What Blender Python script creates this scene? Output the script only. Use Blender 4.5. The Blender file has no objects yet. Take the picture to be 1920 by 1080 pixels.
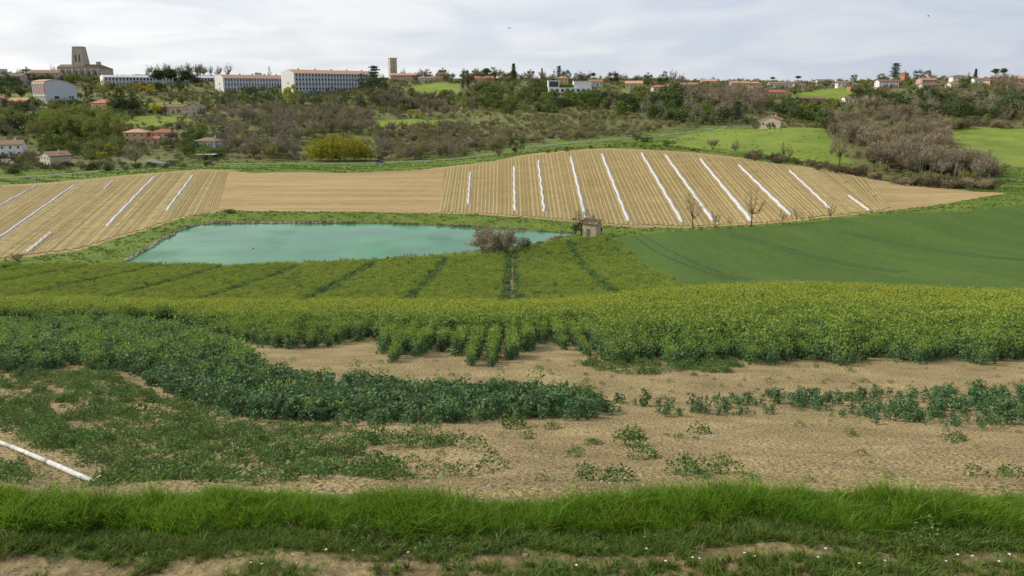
import bpy, math, random
import numpy as np
from mathutils import Vector, Matrix
from mathutils.geometry import delaunay_2d_cdt

R = math.radians
random.seed(7)
RNG = np.random.default_rng(7)
scene = bpy.context.scene
COL = scene.collection

# ------------------------------------------------------------------ camera
F = 1536.0                       # focal length in pixels of the 1920 px wide photograph
TH = math.atan((540 - 165) / F)  # downward pitch, eye level at row 165
CT, ST = math.cos(TH), math.sin(TH)
CZ = 40.0                        # eye height above the zero level
cam_d = bpy.data.cameras.new('camera')
cam_d.sensor_width = 36.0
cam_d.lens = 36.0 * F / 1920.0
cam_d.clip_start = 0.1
cam_d.clip_end = 9000
cam = bpy.data.objects.new('camera', cam_d)
cam.location = (0, 0, CZ)
cam.rotation_euler = (math.pi / 2 - TH, 0, 0)
COL.objects.link(cam)
scene.camera = cam

# ------------------------------------------------------------------ light
SUN = Vector((-0.93, 0.16, 0.0)).normalized() * math.cos(R(37)) + Vector((0, 0, math.sin(R(37))))
sun_d = bpy.data.lights.new('sun', 'SUN')
sun_d.energy = 3.8
sun_d.angle = R(4)
sun_d.color = (1.0, 0.93, 0.80)
sun = bpy.data.objects.new('sun', sun_d)
sun.rotation_euler = SUN.to_track_quat('Z', 'Y').to_euler()
sun.location = (-60, 40, 90)
COL.objects.link(sun)

world = bpy.data.worlds.new('World')
scene.world = world
world.use_nodes = True
wn, wl = world.node_tree.nodes, world.node_tree.links
wn.clear()


def N(t, **k):
    n = wn.new(t)
    for a, b in k.items():
        setattr(n, a, b)
    return n


out = N('ShaderNodeOutputWorld')
bg = N('ShaderNodeBackground')
wl.new(bg.outputs[0], out.inputs[0])
sky = N('ShaderNodeTexSky', sky_type='NISHITA', sun_disc=False)
sky.sun_elevation = R(37)
sky.sun_rotation = math.atan2(SUN.x, SUN.y)
sky.altitude = 150
tc = N('ShaderNodeTexCoord')
sep = N('ShaderNodeSeparateXYZ')
wl.new(tc.outputs['Generated'], sep.inputs[0])
# a cloud sheet seen in perspective: direction / (height + offset)
addz = N('ShaderNodeMath', operation='ADD')
addz.inputs[1].default_value = 0.16
mx = N('ShaderNodeMath', operation='MAXIMUM')
mx.inputs[1].default_value = 0.02
wl.new(sep.outputs[2], mx.inputs[0])
wl.new(mx.outputs[0], addz.inputs[0])
dv = N('ShaderNodeVectorMath', operation='DIVIDE')
cmb = N('ShaderNodeCombineXYZ')
for i in range(3):
    wl.new(addz.outputs[0], cmb.inputs[i])
wl.new(tc.outputs['Generated'], dv.inputs[0])
wl.new(cmb.outputs[0], dv.inputs[1])
nz = N('ShaderNodeTexNoise')
nz.inputs['Scale'].default_value = 1.7
nz.inputs['Detail'].default_value = 7
nz.inputs['Roughness'].default_value = 0.5
nz.inputs['Distortion'].default_value = 0.5
wl.new(dv.outputs[0], nz.inputs['Vector'])
ramp = N('ShaderNodeValToRGB')
ramp.color_ramp.elements[0].position = 0.38
ramp.color_ramp.elements[1].position = 0.64
wl.new(nz.outputs['Fac'], ramp.inputs[0])
# whiter towards the sun, blue grey away from it
dot = N('ShaderNodeVectorMath', operation='DOT_PRODUCT')
dot.inputs[1].default_value = (SUN.x, SUN.y, 0)
wl.new(tc.outputs['Generated'], dot.inputs[0])
mr = N('ShaderNodeMapRange', interpolation_type='SMOOTHSTEP')
mr.inputs[1].default_value = -0.55
mr.inputs[2].default_value = 0.75
wl.new(dot.outputs['Value'], mr.inputs[0])
c_base = N('ShaderNodeMixRGB')
c_base.inputs[1].default_value = (0.47, 0.53, 0.66, 1)
c_base.inputs[2].default_value = (0.80, 0.83, 0.87, 1)
wl.new(mr.outputs[0], c_base.inputs[0])
c_white = N('ShaderNodeMixRGB')
c_white.inputs[1].default_value = (0.56, 0.60, 0.69, 1)
c_white.inputs[2].default_value = (1.0, 1.0, 1.0, 1)
wl.new(mr.outputs[0], c_white.inputs[0])
c_mix = N('ShaderNodeMixRGB')
wl.new(ramp.outputs[0], c_mix.inputs[0])
wl.new(c_base.outputs[0], c_mix.inputs[1])
wl.new(c_white.outputs[0], c_mix.inputs[2])
sk = N('ShaderNodeVectorMath', operation='SCALE')
sk.inputs['Scale'].default_value = 0.10
wl.new(sky.outputs[0], sk.inputs[0])
fin = N('ShaderNodeMixRGB')
fin.inputs[0].default_value = 0.88
wl.new(sk.outputs[0], fin.inputs[1])
wl.new(c_mix.outputs[0], fin.inputs[2])
wl.new(fin.outputs[0], bg.inputs[0])
bg.inputs[1].default_value = 1.0

scene.view_settings.view_transform = 'Standard'
scene.view_settings.look = 'None'
scene.view_settings.gamma = 1.0
scene.view_settings.use_curve_mapping = False
scene.view_settings.exposure = 0.14
scene.render.engine = 'CYCLES'
scene.cycles.max_bounces = 5
scene.cycles.diffuse_bounces = 2
scene.cycles.transparent_max_bounces = 4
scene.cycles.use_denoising = True


# ------------------------------------------------------------------ materials
MATS = {}


def nodes_of(m):
    m.use_nodes = True
    n, l = m.node_tree.nodes, m.node_tree.links
    n.clear()
    o = n.new('ShaderNodeOutputMaterial')
    b = n.new('ShaderNodeBsdfPrincipled')
    l.new(b.outputs[0], o.inputs[0])
    return n, l, b, o


def mat(name, stops, rough=0.9, scale=None, detail=5, coord='Object', rnd=0.0, bump=0.0, bscale=None, translucent=0.0,
        spec=0.2, stretch=None, scale2=None, mix2=0.0, distortion=0.0):
    """Noise-driven colours (stops: list of (pos, rgb)); rnd = brightness spread from one copy to the next."""
    m = bpy.data.materials.new(name)
    n, l, b, o = nodes_of(m)
    b.inputs['Roughness'].default_value = rough
    b.inputs['Specular IOR Level'].default_value = spec
    if isinstance(stops[0], (int, float)):
        stops = [(0, stops)]
    tcn = n.new('ShaderNodeTexCoord')
    vec = tcn.outputs[coord]
    if stretch:
        mp = n.new('ShaderNodeMapping')
        mp.inputs['Scale'].default_value = stretch
        l.new(vec, mp.inputs[0])
        vec = mp.outputs[0]
    if scale:
        ns = n.new('ShaderNodeTexNoise')
        ns.inputs['Scale'].default_value = scale
        ns.inputs['Detail'].default_value = detail
        ns.inputs['Roughness'].default_value = 0.62
        ns.inputs['Distortion'].default_value = distortion
        l.new(vec, ns.inputs['Vector'])
        fac = ns.outputs['Fac']
        if scale2:
            n2 = n.new('ShaderNodeTexNoise')
            n2.inputs['Scale'].default_value = scale2
            n2.inputs['Detail'].default_value = 6
            n2.inputs['Roughness'].default_value = 0.7
            l.new(vec, n2.inputs['Vector'])
            mxx = n.new('ShaderNodeMix')
            mxx.inputs[0].default_value = mix2
            l.new(fac, mxx.inputs[2])
            l.new(n2.outputs['Fac'], mxx.inputs[3])
            fac = mxx.outputs[0]
        rp = n.new('ShaderNodeValToRGB')
        e = rp.color_ramp.elements
        while len(e) < len(stops):
            e.new(0.5)
        for k, (p, c) in enumerate(stops):
            e[k].position = p
            e[k].color = (*c, 1)
        l.new(fac, rp.inputs[0])
        colr = rp.outputs[0]
    else:
        rg = n.new('ShaderNodeRGB')
        rg.outputs[0].default_value = (*stops[0][1], 1)
        colr = rg.outputs[0]
    if rnd:
        oi = n.new('ShaderNodeObjectInfo')
        hs = n.new('ShaderNodeHueSaturation')
        m1 = n.new('ShaderNodeMapRange')
        m1.inputs[3].default_value = 1 - rnd
        m1.inputs[4].default_value = 1 + rnd
        l.new(oi.outputs['Random'], m1.inputs[0])
        m2 = n.new('ShaderNodeMath')
        m2.operation = 'MULTIPLY_ADD'
        m2.inputs[1].default_value = 0.05 * min(1, rnd * 3)
        m2.inputs[2].default_value = 0.5 - 0.025 * min(1, rnd * 3)
        wn2 = n.new('ShaderNodeTexWhiteNoise')
        wn2.noise_dimensions = '1D'
        l.new(oi.outputs['Random'], wn2.inputs['W'])
        l.new(wn2.outputs['Value'], m2.inputs[0])
        l.new(m2.outputs[0], hs.inputs['Hue'])
        l.new(m1.outputs[0], hs.inputs['Value'])
        l.new(colr, hs.inputs['Color'])
        colr = hs.outputs[0]
    l.new(colr, b.inputs['Base Color'])
    if bump:
        nb = n.new('ShaderNodeTexNoise')
        nb.inputs['Scale'].default_value = bscale or (scale or 5) * 3
        nb.inputs['Detail'].default_value = 5
        l.new(vec, nb.inputs['Vector'])
        bp = n.new('ShaderNodeBump')
        bp.inputs['Strength'].default_value = 0.8
        bp.inputs['Distance'].default_value = bump
        l.new(nb.outputs['Fac'], bp.inputs['Height'])
        l.new(bp.outputs[0], b.inputs['Normal'])
    if translucent:
        tr = n.new('ShaderNodeBsdfTranslucent')
        l.new(colr, tr.inputs[0])
        ms = n.new('ShaderNodeMixShader')
        ms.inputs[0].default_value = translucent
        l.new(b.outputs[0], ms.inputs[1])
        l.new(tr.outputs[0], ms.inputs[2])
        l.new(ms.outputs[0], o.inputs[0])
    MATS[name] = m
    return m


M = MATS
# ground
mat('soil', [(0.36, (0.085, 0.066, 0.030)), (0.45, (0.225, 0.172, 0.078)), (0.54, (0.345, 0.266, 0.125)), (0.66, (0.54, 0.43, 0.225))], scale=0.7, detail=10,
    scale2=26.0, mix2=0.68, bump=0.16, bscale=15)
mat('track_soil', [(0.34, (0.075, 0.060, 0.025)), (0.5, (0.17, 0.13, 0.06)), (0.66, (0.31, 0.245, 0.125))], scale=2.2, detail=8, scale2=14, mix2=0.55, bump=0.05, bscale=11)
mat('verge_ground', [(0.35, (0.05, 0.085, 0.015)), (0.6, (0.12, 0.135, 0.035))], scale=3, bump=0.03)
mat('pasture', [(0.34, (0.058, 0.095, 0.011)), (0.5, (0.095, 0.148, 0.016)), (0.66, (0.155, 0.185, 0.03))], scale=0.11, detail=9, scale2=0.9, mix2=0.45, bump=0.12, bscale=2.2)
mat('meadow_grass', [(0.34, (0.105, 0.155, 0.018)), (0.5, (0.155, 0.21, 0.027)), (0.66, (0.225, 0.255, 0.045))], scale=0.06, detail=9, scale2=0.7, mix2=0.4, bump=0.12, bscale=2.0)
mat('hillside_turf', [(0.30, (0.065, 0.085, 0.024)), (0.45, (0.11, 0.13, 0.038)), (0.58, (0.15, 0.14, 0.056)), (0.74, (0.20, 0.17, 0.088))], scale=0.035, detail=10,
    scale2=0.35, mix2=0.5, bump=0.5, bscale=0.7)
mat('wheat', [(0.34, (0.038, 0.077, 0.008)), (0.5, (0.057, 0.108, 0.012)), (0.66, (0.096, 0.148, 0.020))], scale=0.045, detail=10, scale2=1.6, mix2=0.62, bump=0.22, bscale=3.0, stretch=(2.4, .4, 1))
mat('tilled_earth', [(0.38, (0.215, 0.150, 0.064)), (0.5, (0.32, 0.226, 0.099)), (0.62, (0.42, 0.315, 0.15))], scale=0.09, detail=9, scale2=1.3, mix2=0.55, bump=0.12, bscale=2.0,
    stretch=(0.22, 1.7, 1))
mat('row_gaps', [(0.34, (0.175, 0.130, 0.044)), (0.5, (0.24, 0.175, 0.066)), (0.66, (0.315, 0.235, 0.095))], scale=0.09, detail=9, scale2=0.9, mix2=0.5)
mat('pond_bed', [(0, (0.12, 0.12, 0.08))])
mat('asphalt', [(0.3, (0.15, 0.148, 0.14)), (0.7, (0.22, 0.215, 0.20))], scale=0.5)


# ------------------------------------------------------------------ mesh helpers
class MB:
    def __init__(self):
        self.v, self.f, self.m, self.n = [], [], [], 0

    def add(self, vs, fs, mi=0):
        b = len(self.v)
        self.v += [tuple(p) for p in vs]
        self.f += [tuple(b + i for i in f) for f in fs]
        self.m += [mi] * len(fs)
        return self

    def box(self, c, s, rz=0.0, mi=0):
        x, y, z = s[0] / 2, s[1] / 2, s[2] / 2
        cs, sn = math.cos(rz), math.sin(rz)
        p = []
        for dz in (-z, z):
            for dx, dy in ((-x, -y), (x, -y), (x, y), (-x, y)):
                p.append((c[0] + dx * cs - dy * sn, c[1] + dx * sn + dy * cs, c[2] + dz))
        return self.add(p, [(3, 2, 1, 0), (4, 5, 6, 7), (0, 1, 5, 4), (1, 2, 6, 5), (2, 3, 7, 6), (3, 0, 4, 7)], mi)

    def tube(self, pts, rad, n=5, mi=0, cap=True):
        pts = [Vector(p) for p in pts]
        rings = []
        for i, p in enumerate(pts):
            d = (pts[min(i + 1, len(pts) - 1)] - pts[max(i - 1, 0)]).normalized()
            a = d.cross(Vector((0.31, 0.95, 0.13))).normalized()
            b = d.cross(a)
            r = rad[i] if hasattr(rad, '__len__') else rad
            rings.append([p + (a * math.cos(2 * math.pi * k / n) + b * math.sin(2 * math.pi * k / n)) * r for k in range(n)])
        vs = [q for ring in rings for q in ring]
        fs = []
        for i in range(len(pts) - 1):
            for k in range(n):
                fs.append((i * n + k, i * n + (k + 1) % n, (i + 1) * n + (k + 1) % n, (i + 1) * n + k))
        if cap:
            fs.append(tuple(range(n))[::-1])
            fs.append(tuple((len(pts) - 1) * n + k for k in range(n)))
        return self.add(vs, fs, mi)

    def lathe(self, c, prof, n=12, mi=0):
        vs = [(c[0] + r * math.cos(2 * math.pi * k / n), c[1] + r * math.sin(2 * math.pi * k / n), c[2] + z) for r, z in prof for k in range(n)]
        fs = [(i * n + k, i * n + (k + 1) % n, (i + 1) * n + (k + 1) % n, (i + 1) * n + k) for i in range(len(prof) - 1) for k in range(n)]
        fs += [tuple(range(n))[::-1], tuple((len(prof) - 1) * n + k for k in range(n))]
        return self.add(vs, fs, mi)

    def extrude(self, prof, y0, y1, mi=0):
        """prof: list of (x, z) counter-clockwise seen from -y; extruded along y."""
        n = len(prof)
        vs = [(x, y0, z) for x, z in prof] + [(x, y1, z) for x, z in prof]
        fs = [tuple(range(n)), tuple(range(2 * n - 1, n - 1, -1))] + [(i, n + i, n + (i + 1) % n, (i + 1) % n)[::-1] for i in range(n)]
        return self.add(vs, [f[::1] for f in fs], mi)

    def mesh(self, name, mats, smooth=False):
        me = bpy.data.meshes.new(name)
        me.from_pydata(self.v, [], self.f)
        mats = mats if isinstance(mats, (list, tuple)) else [mats]
        for q in mats:
            me.materials.append(M[q] if isinstance(q, str) else q)
        if len(mats) > 1:
            me.polygons.foreach_set('material_index', self.m)
        if smooth:
            me.polygons.foreach_set('use_smooth', [True] * len(me.polygons))
        me.update()
        return me

    def build(self, name, mats, parent=None, smooth=False, loc=None, rz=0.0):
        return link(name, self.mesh(name, mats, smooth), parent, loc, rz)


def link(name, data, parent=None, loc=None, rz=0.0, scale=None):
    o = bpy.data.objects.new(name, data)
    COL.objects.link(o)
    o.parent = parent
    if loc is not None:
        o.location = loc
    o.rotation_euler = (0, 0, rz)
    if scale is not None:
        o.scale = scale if hasattr(scale, '__len__') else (scale,) * 3
    return o


def tag(o, label=None, cat=None, group=None, kind=None):
    if label:
        o['label'] = label
    if cat:
        o['category'] = cat
    if group:
        o['group'] = group
    if kind:
        o['kind'] = kind
    return o


def tri_mesh(name, verts, faces, mats, mi=None, smooth=False):
    """verts (n,3), faces (m,k) numpy."""
    me = bpy.data.meshes.new(name)
    verts = np.asarray(verts, np.float32)
    faces = np.asarray(faces, np.int32)
    m, k = faces.shape
    me.vertices.add(len(verts))
    me.vertices.foreach_set('co', verts.ravel())
    me.loops.add(m * k)
    me.loops.foreach_set('vertex_index', faces.ravel())
    me.polygons.add(m)
    me.polygons.foreach_set('loop_start', np.arange(0, m * k, k, dtype=np.int32))
    mats = mats if isinstance(mats, (list, tuple)) else [mats]
    for q in mats:
        me.materials.append(M[q] if isinstance(q, str) else q)
    if mi is not None:
        me.polygons.foreach_set('material_index', np.asarray(mi, np.int32))
    me.update(calc_edges=True)
    me.polygons.foreach_set('use_smooth', [smooth] * m)
    return me


# ------------------------------------------------------------------ terrain
def tpy(py):                     # slope of the sight line through row py (drop per metre forward)
    return math.tan(TH + math.atan((py - 540) / F))


def NEAR(c):                     # the slope in front of the camera; c = ground drop at the crest 58 m out
    k = (c - 16.3)
    return [(-60, 'd', 2.6), (2, 'd', 2.95), (4.5, 'd', 3.0), (5.55, 'd', 3.04), (6.2, 'd', 3.22), (8, 'd', 4.06), (10, 'd', 4.75), (14.5, 'd', 6.25), (19, 'd', 7.4),
            (24, 'd', 8.4), (30, 'd', 9.7 + k * .12), (40, 'd', 11.9 + k * .4), (52, 'd', 14.75 + k * .9), (58, 'd', 16.3 + k)]


MIDF = [(72, 'd', 20.4), (90, 'd', 24.3), (115, 'd', 27.6)]
FARF = [(1100, 'd', 2), (1700, 'd', 20), (4000, 'd', 60)]
KN = {
    0: NEAR(16.0) + MIDF + [(140, 'd', 30.4), (150, 'd', 31.2), (200, 430), (250, 385), (300, 348), (350, 335), (380, 318), (430, 290), (500, 250), (600, 205), (680, 185),
                            (760, 150), (850, 142)],
    150: NEAR(16.1) + MIDF + [(142, 'd', 30.6), (155, 'd', 31.3), (165, 465), (200, 428), (250, 380), (310, 338), (360, 327), (390, 313), (430, 290), (500, 250), (600, 205),
                              (700, 183), (780, 150), (850, 142)],
    300: NEAR(16.3) + MIDF + [(143, 'd', 30.7), (150, 'd', 31.3), (168, 'd', 31.3), (180, 'd', 31.0), (190, 424), (230, 390), (280, 355), (330, 322), (380, 312), (410, 305),
                              (450, 280), (520, 245), (600, 210), (680, 185), (730, 168), (800, 150), (860, 140)],
    450: NEAR(16.3) + MIDF + [(143, 'd', 30.7), (148, 'd', 31.3), (193, 'd', 31.3), (200, 'd', 30.4), (215, 395), (270, 360), (330, 320), (370, 314), (405, 306), (450, 285),
                              (520, 245), (610, 205), (700, 180), (740, 168), (800, 150), (880, 142)],
    650: NEAR(16.3) + MIDF + [(145, 'd', 30.9), (150, 'd', 31.3), (193, 'd', 31.3), (200, 'd', 30.4), (212, 398), (270, 358), (335, 323), (370, 315), (400, 307), (450, 290),
                              (520, 250), (600, 213), (680, 185), (740, 168), (800, 150), (880, 145)],
    850: NEAR(16.3) + MIDF + [(147, 'd', 31.0), (152, 'd', 31.3), (188, 'd', 31.3), (198, 'd', 30.3), (210, 400), (260, 365), (320, 325), (345, 311), (375, 303), (405, 298),
                              (450, 280), (520, 245), (590, 215), (660, 185), (720, 160), (800, 150), (880, 147)],
    1000: NEAR(16.3) + MIDF + [(150, 'd', 31.1), (158, 'd', 31.3), (182, 'd', 31.3), (190, 'd', 30.5), (200, 408), (260, 365), (320, 315), (365, 288), (390, 283), (410, 276),
                               (450, 258), (520, 230), (580, 205), (640, 180), (700, 158), (800, 150), (880, 147)],
    1150: NEAR(15.9) + [(72, 'd', 19.9), (90, 'd', 23.6), (115, 'd', 27.0), (150, 'd', 30.6), (172, 'd', 31.2), (180, 'd', 31.3), (190, 424), (250, 372), (320, 305), (372, 279),
                        (405, 271), (430, 262), (470, 245), (540, 220), (600, 195), (650, 172), (700, 158), (800, 150), (880, 148)],
    1300: NEAR(15.3) + [(75, 'd', 19.2), (95, 'd', 22.7), (120, 'd', 25.5), (150, 'd', 28.0), (183, 428), (192, 424), (250, 372), (310, 310), (360, 287), (400, 275), (460, 248),
                        (500, 232), (560, 208), (620, 185), (680, 163), (750, 155), (850, 152)],
    1500: NEAR(15.0) + [(75, 'd', 18.7), (92, 'd', 22.0), (112, 'd', 25.0), (130, 'd', 26.6), (160, 'd', 28.4), (185, 414), (215, 380), (260, 345), (320, 312), (335, 309),
                        (360, 295), (400, 265), (440, 240), (475, 'd', 22), (520, 'd', 21), (580, 208), (640, 187), (700, 168), (760, 158), (850, 154)],
    1700: NEAR(15.2) + [(75, 'd', 18.9), (90, 'd', 21.9), (110, 'd', 24.9), (130, 'd', 26.9), (160, 'd', 28.7), (190, 403), (205, 394), (230, 378), (275, 347), (285, 346),
                        (330, 325), (380, 290), (430, 262), (480, 238), (540, 215), (600, 195), (660, 175), (720, 160), (780, 150), (900, 148)],
    1920: NEAR(15.5) + [(75, 'd', 18.8), (90, 'd', 21.8), (130, 'd', 26.2), (170, 430), (210, 378), (235, 362), (260, 358), (300, 345), (340, 318), (400, 282), (470, 242),
                        (540, 212), (600, 190), (680, 165), (740, 152), (900, 148)],
}


def pchip(x, y, q):
    x, y = np.asarray(x, float), np.asarray(y, float)
    h = np.diff(x)
    d = np.diff(y) / h
    m = np.zeros_like(y)
    for i in range(1, len(x) - 1):
        if d[i - 1] * d[i] > 0:
            w1, w2 = 2 * h[i] + h[i - 1], h[i] + 2 * h[i - 1]
            m[i] = (w1 + w2) / (w1 / d[i - 1] + w2 / d[i])
    m[0], m[-1] = d[0], d[-1]
    k = np.clip(np.searchsorted(x, q) - 1, 0, len(x) - 2)
    t = np.clip((q - x[k]) / h[k], 0, 1)
    a, b = y[k], y[k + 1]
    return ((1 + 2 * t) * (1 - t) ** 2 * a + t * (1 - t) ** 2 * h[k] * m[k] + t * t * (3 - 2 * t) * b + t * t * (t - 1) * h[k] * m[k + 1])


LY = np.concatenate([np.linspace(-60, 3, 20, endpoint=False), 3 * np.exp(np.linspace(0, math.log(4000 / 3), 900))])
TAB, SC = [], []
for px in sorted(KN):
    kn = KN[px] + FARF
    ys = [k[0] for k in kn]
    ds = [k[2] if k[1] == 'd' else k[0] * tpy(k[1]) for k in kn]
    TAB.append(pchip(ys, ds, LY))
    SC.append((px - 960) / F / 1.0)
TAB = np.array(TAB)
SC = np.array(SC)
_mm = np.gradient(TAB, SC, axis=0)
for i in range(1, len(SC) - 1):      # keep the sideways blend from overshooting
    lo = (TAB[i] - TAB[i - 1]) / (SC[i] - SC[i - 1])
    hi = (TAB[i + 1] - TAB[i]) / (SC[i + 1] - SC[i])
    _mm[i] = np.where(lo * hi > 0, 2 * lo * hi / (lo + hi + 1e-12), 0)
_mm[0] = 0
_mm[-1] = 0


def ground(x, y):
    """Terrain height, vectorised."""
    x, y = np.asarray(x, float), np.asarray(y, float)
    s = np.clip(x / np.maximum(y, 3.0), SC[0], SC[-1])
    k = np.clip(np.searchsorted(SC, s) - 1, 0, len(SC) - 2)
    h = SC[k + 1] - SC[k]
    t = (s - SC[k]) / h
    j = np.clip(np.searchsorted(LY, y) - 1, 0, len(LY) - 2)
    u = np.clip((y - LY[j]) / (LY[j + 1] - LY[j]), 0, 1)

    def g(A, kk):
        return A[kk, j] * (1 - u) + A[kk, j + 1] * u
    a, b, ma, mb = g(TAB, k), g(TAB, k + 1), g(_mm, k), g(_mm, k + 1)
    d = ((1 + 2 * t) * (1 - t) ** 2 * a + t * (1 - t) ** 2 * h * ma + t * t * (3 - 2 * t) * b + t * t * (t - 1) * h * mb)
    amp = np.clip((y - 5) / 40, 0, 1) * 0.05 + np.clip((y - 380) / 120, 0, 1) * 0.35
    wob = np.sin(x * 0.21 + 1.3 * np.sin(y * 0.13)) * np.sin(y * 0.17 + 0.7) + 0.5 * np.sin(x * 0.53 + y * 0.31)
    near = np.clip(1 - (y - 6) / 30, 0, 1) * np.clip((y - 1) / 3, 0, 1)
    wob2 = 0.035 * np.sin(x * 1.9 + 0.8 * y) + 0.025 * np.sin(x * 0.83 - 1.7 * y + 2) + 0.02 * np.sin(3.7 * x + 2.9 * y)
    z = CZ - d + amp * wob + near * wob2
    w = pond_w(x, y)
    return z * (1 - w) + (CZ - 31.35) * w


def gz(x, y):
    return float(ground(np.array([x]), np.array([y]))[0])


def pix(x, y, z):
    """Photograph pixel of a world point."""
    dz = np.asarray(z) - CZ
    dep = np.asarray(y) * CT - dz * ST
    up = np.asarray(y) * ST + dz * CT
    return 960 + F * np.asarray(x) / dep, 540 - F * up / dep


def P(px, Y, z=None):
    """Plan position at forward distance Y in the picture column px."""
    x = (px - 960) / F * Y
    for _ in range(4):
        zz = gz(x, Y) if z is None else z
        x = (px - 960) / F * (Y * CT - (zz - CZ) * ST)
    return x, Y


def G(px, py, y0, y1, n=260):
    """Plan position on the terrain between distances y0 and y1 that stands at picture point (px, py)."""
    Y = np.linspace(y0, y1, n)
    x = (px - 960) / F * Y
    for _ in range(3):
        z = ground(x, Y)
        x = (px - 960) / F * (Y * CT - (z - CZ) * ST)
    e = np.abs(pix(x, Y, z)[1] - py)
    i = int(np.argmin(e))
    return float(x[i]), float(Y[i])


def inpoly(px, py, poly):
    px, py = np.asarray(px, float), np.asarray(py, float)
    r = np.zeros(px.shape, bool)
    n = len(poly)
    for i in range(n):
        x0, y0 = poly[i]
        x1, y1 = poly[(i + 1) % n]
        c = ((y0 > py) != (y1 > py))
        r ^= c & (px < (x1 - x0) * (py - y0) / ((y1 - y0) if y1 != y0 else 1e-9) + x0)
    return r


def polydist(x, y, poly):
    d = np.full(np.shape(x), 1e9)
    for i in range(len(poly)):
        x0, y0 = poly[i]
        x1, y1 = poly[(i + 1) % len(poly)]
        dx, dy = x1 - x0, y1 - y0
        t = np.clip(((x - x0) * dx + (y - y0) * dy) / (dx * dx + dy * dy + 1e-9), 0, 1)
        d = np.minimum(d, np.hypot(x - x0 - t * dx, y - y0 - t * dy))
    return d


def plain_P(px, py):             # on the level of the pond
    Y = 31.5 / tpy(py)
    return ((px - 960) / F * (Y * CT + 31.5 * ST), Y)


def densify(poly, step):
    o = []
    for i in range(len(poly)):
        a, b = Vector(poly[i]), Vector(poly[(i + 1) % len(poly)])
        k = max(1, int((b - a).length / step))
        o += [tuple(a.lerp(b, q / k)) for q in range(k)]
    return o


POND = [plain_P(*q) for q in ((222, 497), (262, 474), (305, 450), (345, 428), (372, 421), (430, 418.5), (560, 418), (700, 419), (830, 423), (950, 430), (1070, 437), (1078, 443),
                              (1020, 452), (975, 463), (900, 471), (800, 480), (640, 491), (430, 499))]
POND = densify(POND, 3.0)
POND = [(x + 0.35 * math.sin(i * 1.7) + .2 * math.sin(i * .6), y + 0.3 * math.sin(i * 2.3 + 1)) for i, (x, y) in enumerate(POND)]
_pb = (min(p[0] for p in POND) - 12, max(p[0] for p in POND) + 12, min(p[1] for p in POND) - 12, max(p[1] for p in POND) + 12)


_gx, _gy = np.linspace(_pb[0], _pb[1], 240), np.linspace(_pb[2], _pb[3], 160)
_XX, _YY = np.meshgrid(_gx, _gy)
_D = polydist(_XX.ravel(), _YY.ravel(), POND)
_D[inpoly(_XX.ravel(), _YY.ravel(), POND)] = 0
_T = np.clip(1 - _D / 6.0, 0, 1)
_PW = (_T * _T * (3 - 2 * _T)).reshape(_XX.shape)


def pond_w(x, y):
    x, y = np.broadcast_arrays(x, y)
    u = (x - _gx[0]) / (_gx[1] - _gx[0])
    v = (y - _gy[0]) / (_gy[1] - _gy[0])
    ok = (u >= 0) & (v >= 0) & (u < 238.9) & (v < 158.9)
    w = np.zeros(x.shape)
    uu, vv = u[ok], v[ok]
    i, j = uu.astype(int), vv.astype(int)
    a, b = uu - i, vv - j
    w[ok] = (_PW[j, i] * (1 - a) + _PW[j, i + 1] * a) * (1 - b) + (_PW[j + 1, i] * (1 - a) + _PW[j + 1, i + 1] * a) * b
    return w


# ------------------------------------------------------------------ ground regions
def GP(pts, y0, y1):
    return [G(px, py, y0, y1) for px, py in pts]


FIELD_B = [(-170, 545), (-60, 505), (0, 488), (60, 481), (150, 469), (200, 452), (270, 433), (330, 412), (420, 396), (560, 397), (700, 398), (830, 401), (950, 406), (1050, 414), (1150, 424),
           (1290, 427), (1400, 423), (1480, 416), (1600, 403), (1700, 391), (1800, 377), (1882, 364)]
FIELD_T = [(1882, 362), (1800, 356), (1700, 346), (1600, 328), (1500, 311), (1400, 297), (1300, 286), (1220, 281), (1150, 278), (1080, 280), (1000, 288), (930, 299), (860, 310), (780, 319),
           (700, 323), (560, 323), (470, 325), (430, 319), (380, 318), (300, 323), (200, 332), (100, 342), (0, 347), (-170, 365)]


def top_win(px):
    return (230, 252) if px > 1850 else (255, 300) if px > 1660 else (285, 340) if px > 1450 else (300, 368) if px > 1330 else (320, 375) if px > 960 else (310, 350) if px > 350 else (285, 335)


FB = [G(px, py, 120 if px < 250 else 183, 250) for px, py in FIELD_B]
FT = [G(px, py, *top_win(px)) for px, py in FIELD_T]
FIELD = densify(FB + FT, 3.0)
WHEAT = densify(GP([(1152, 443), (1220, 437), (1290, 432), (1400, 427), (1480, 420), (1600, 408), (1700, 399)], 150, 200) + [P(1800, 195), P(1920, 206), P(2250, 230)]
                + [P(2250, 60), P(1920, 61), P(1700, 63), P(1500, 64), P(1330, 66), P(1290, 80)] + GP([(1262, 528), (1225, 513), (1190, 480)], 85, 160), 3.0)
SOIL = densify([(-40, 5.85)] + [(-40 + .25 * q, 5.85) for q in range(1, 321)] + [P(2250, 58.5), P(1920, 59.5), P(1700, 61), P(1500, 62), P(1325, 64), P(1283, 80)] + GP([(1255, 529), (1218, 514), (1182, 481), (1142, 447)], 85, 176)
               + GP([(1100, 452), (1040, 458), (985, 473), (935, 483), (800, 490), (640, 499), (430, 506)], 130, 170) + [P(300, 139), P(180, 139), P(60, 139), P(-120, 140), P(-700, 130)], 3.0)
VERGE = densify([(-40, 4.9), (40, 4.9), (40, 5.85), (-40, 5.85)], 0.25)
TRACK = densify([(-40, -30), (40, -30), (40, 4.9), (-40, 4.9)], 0.25)
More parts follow.
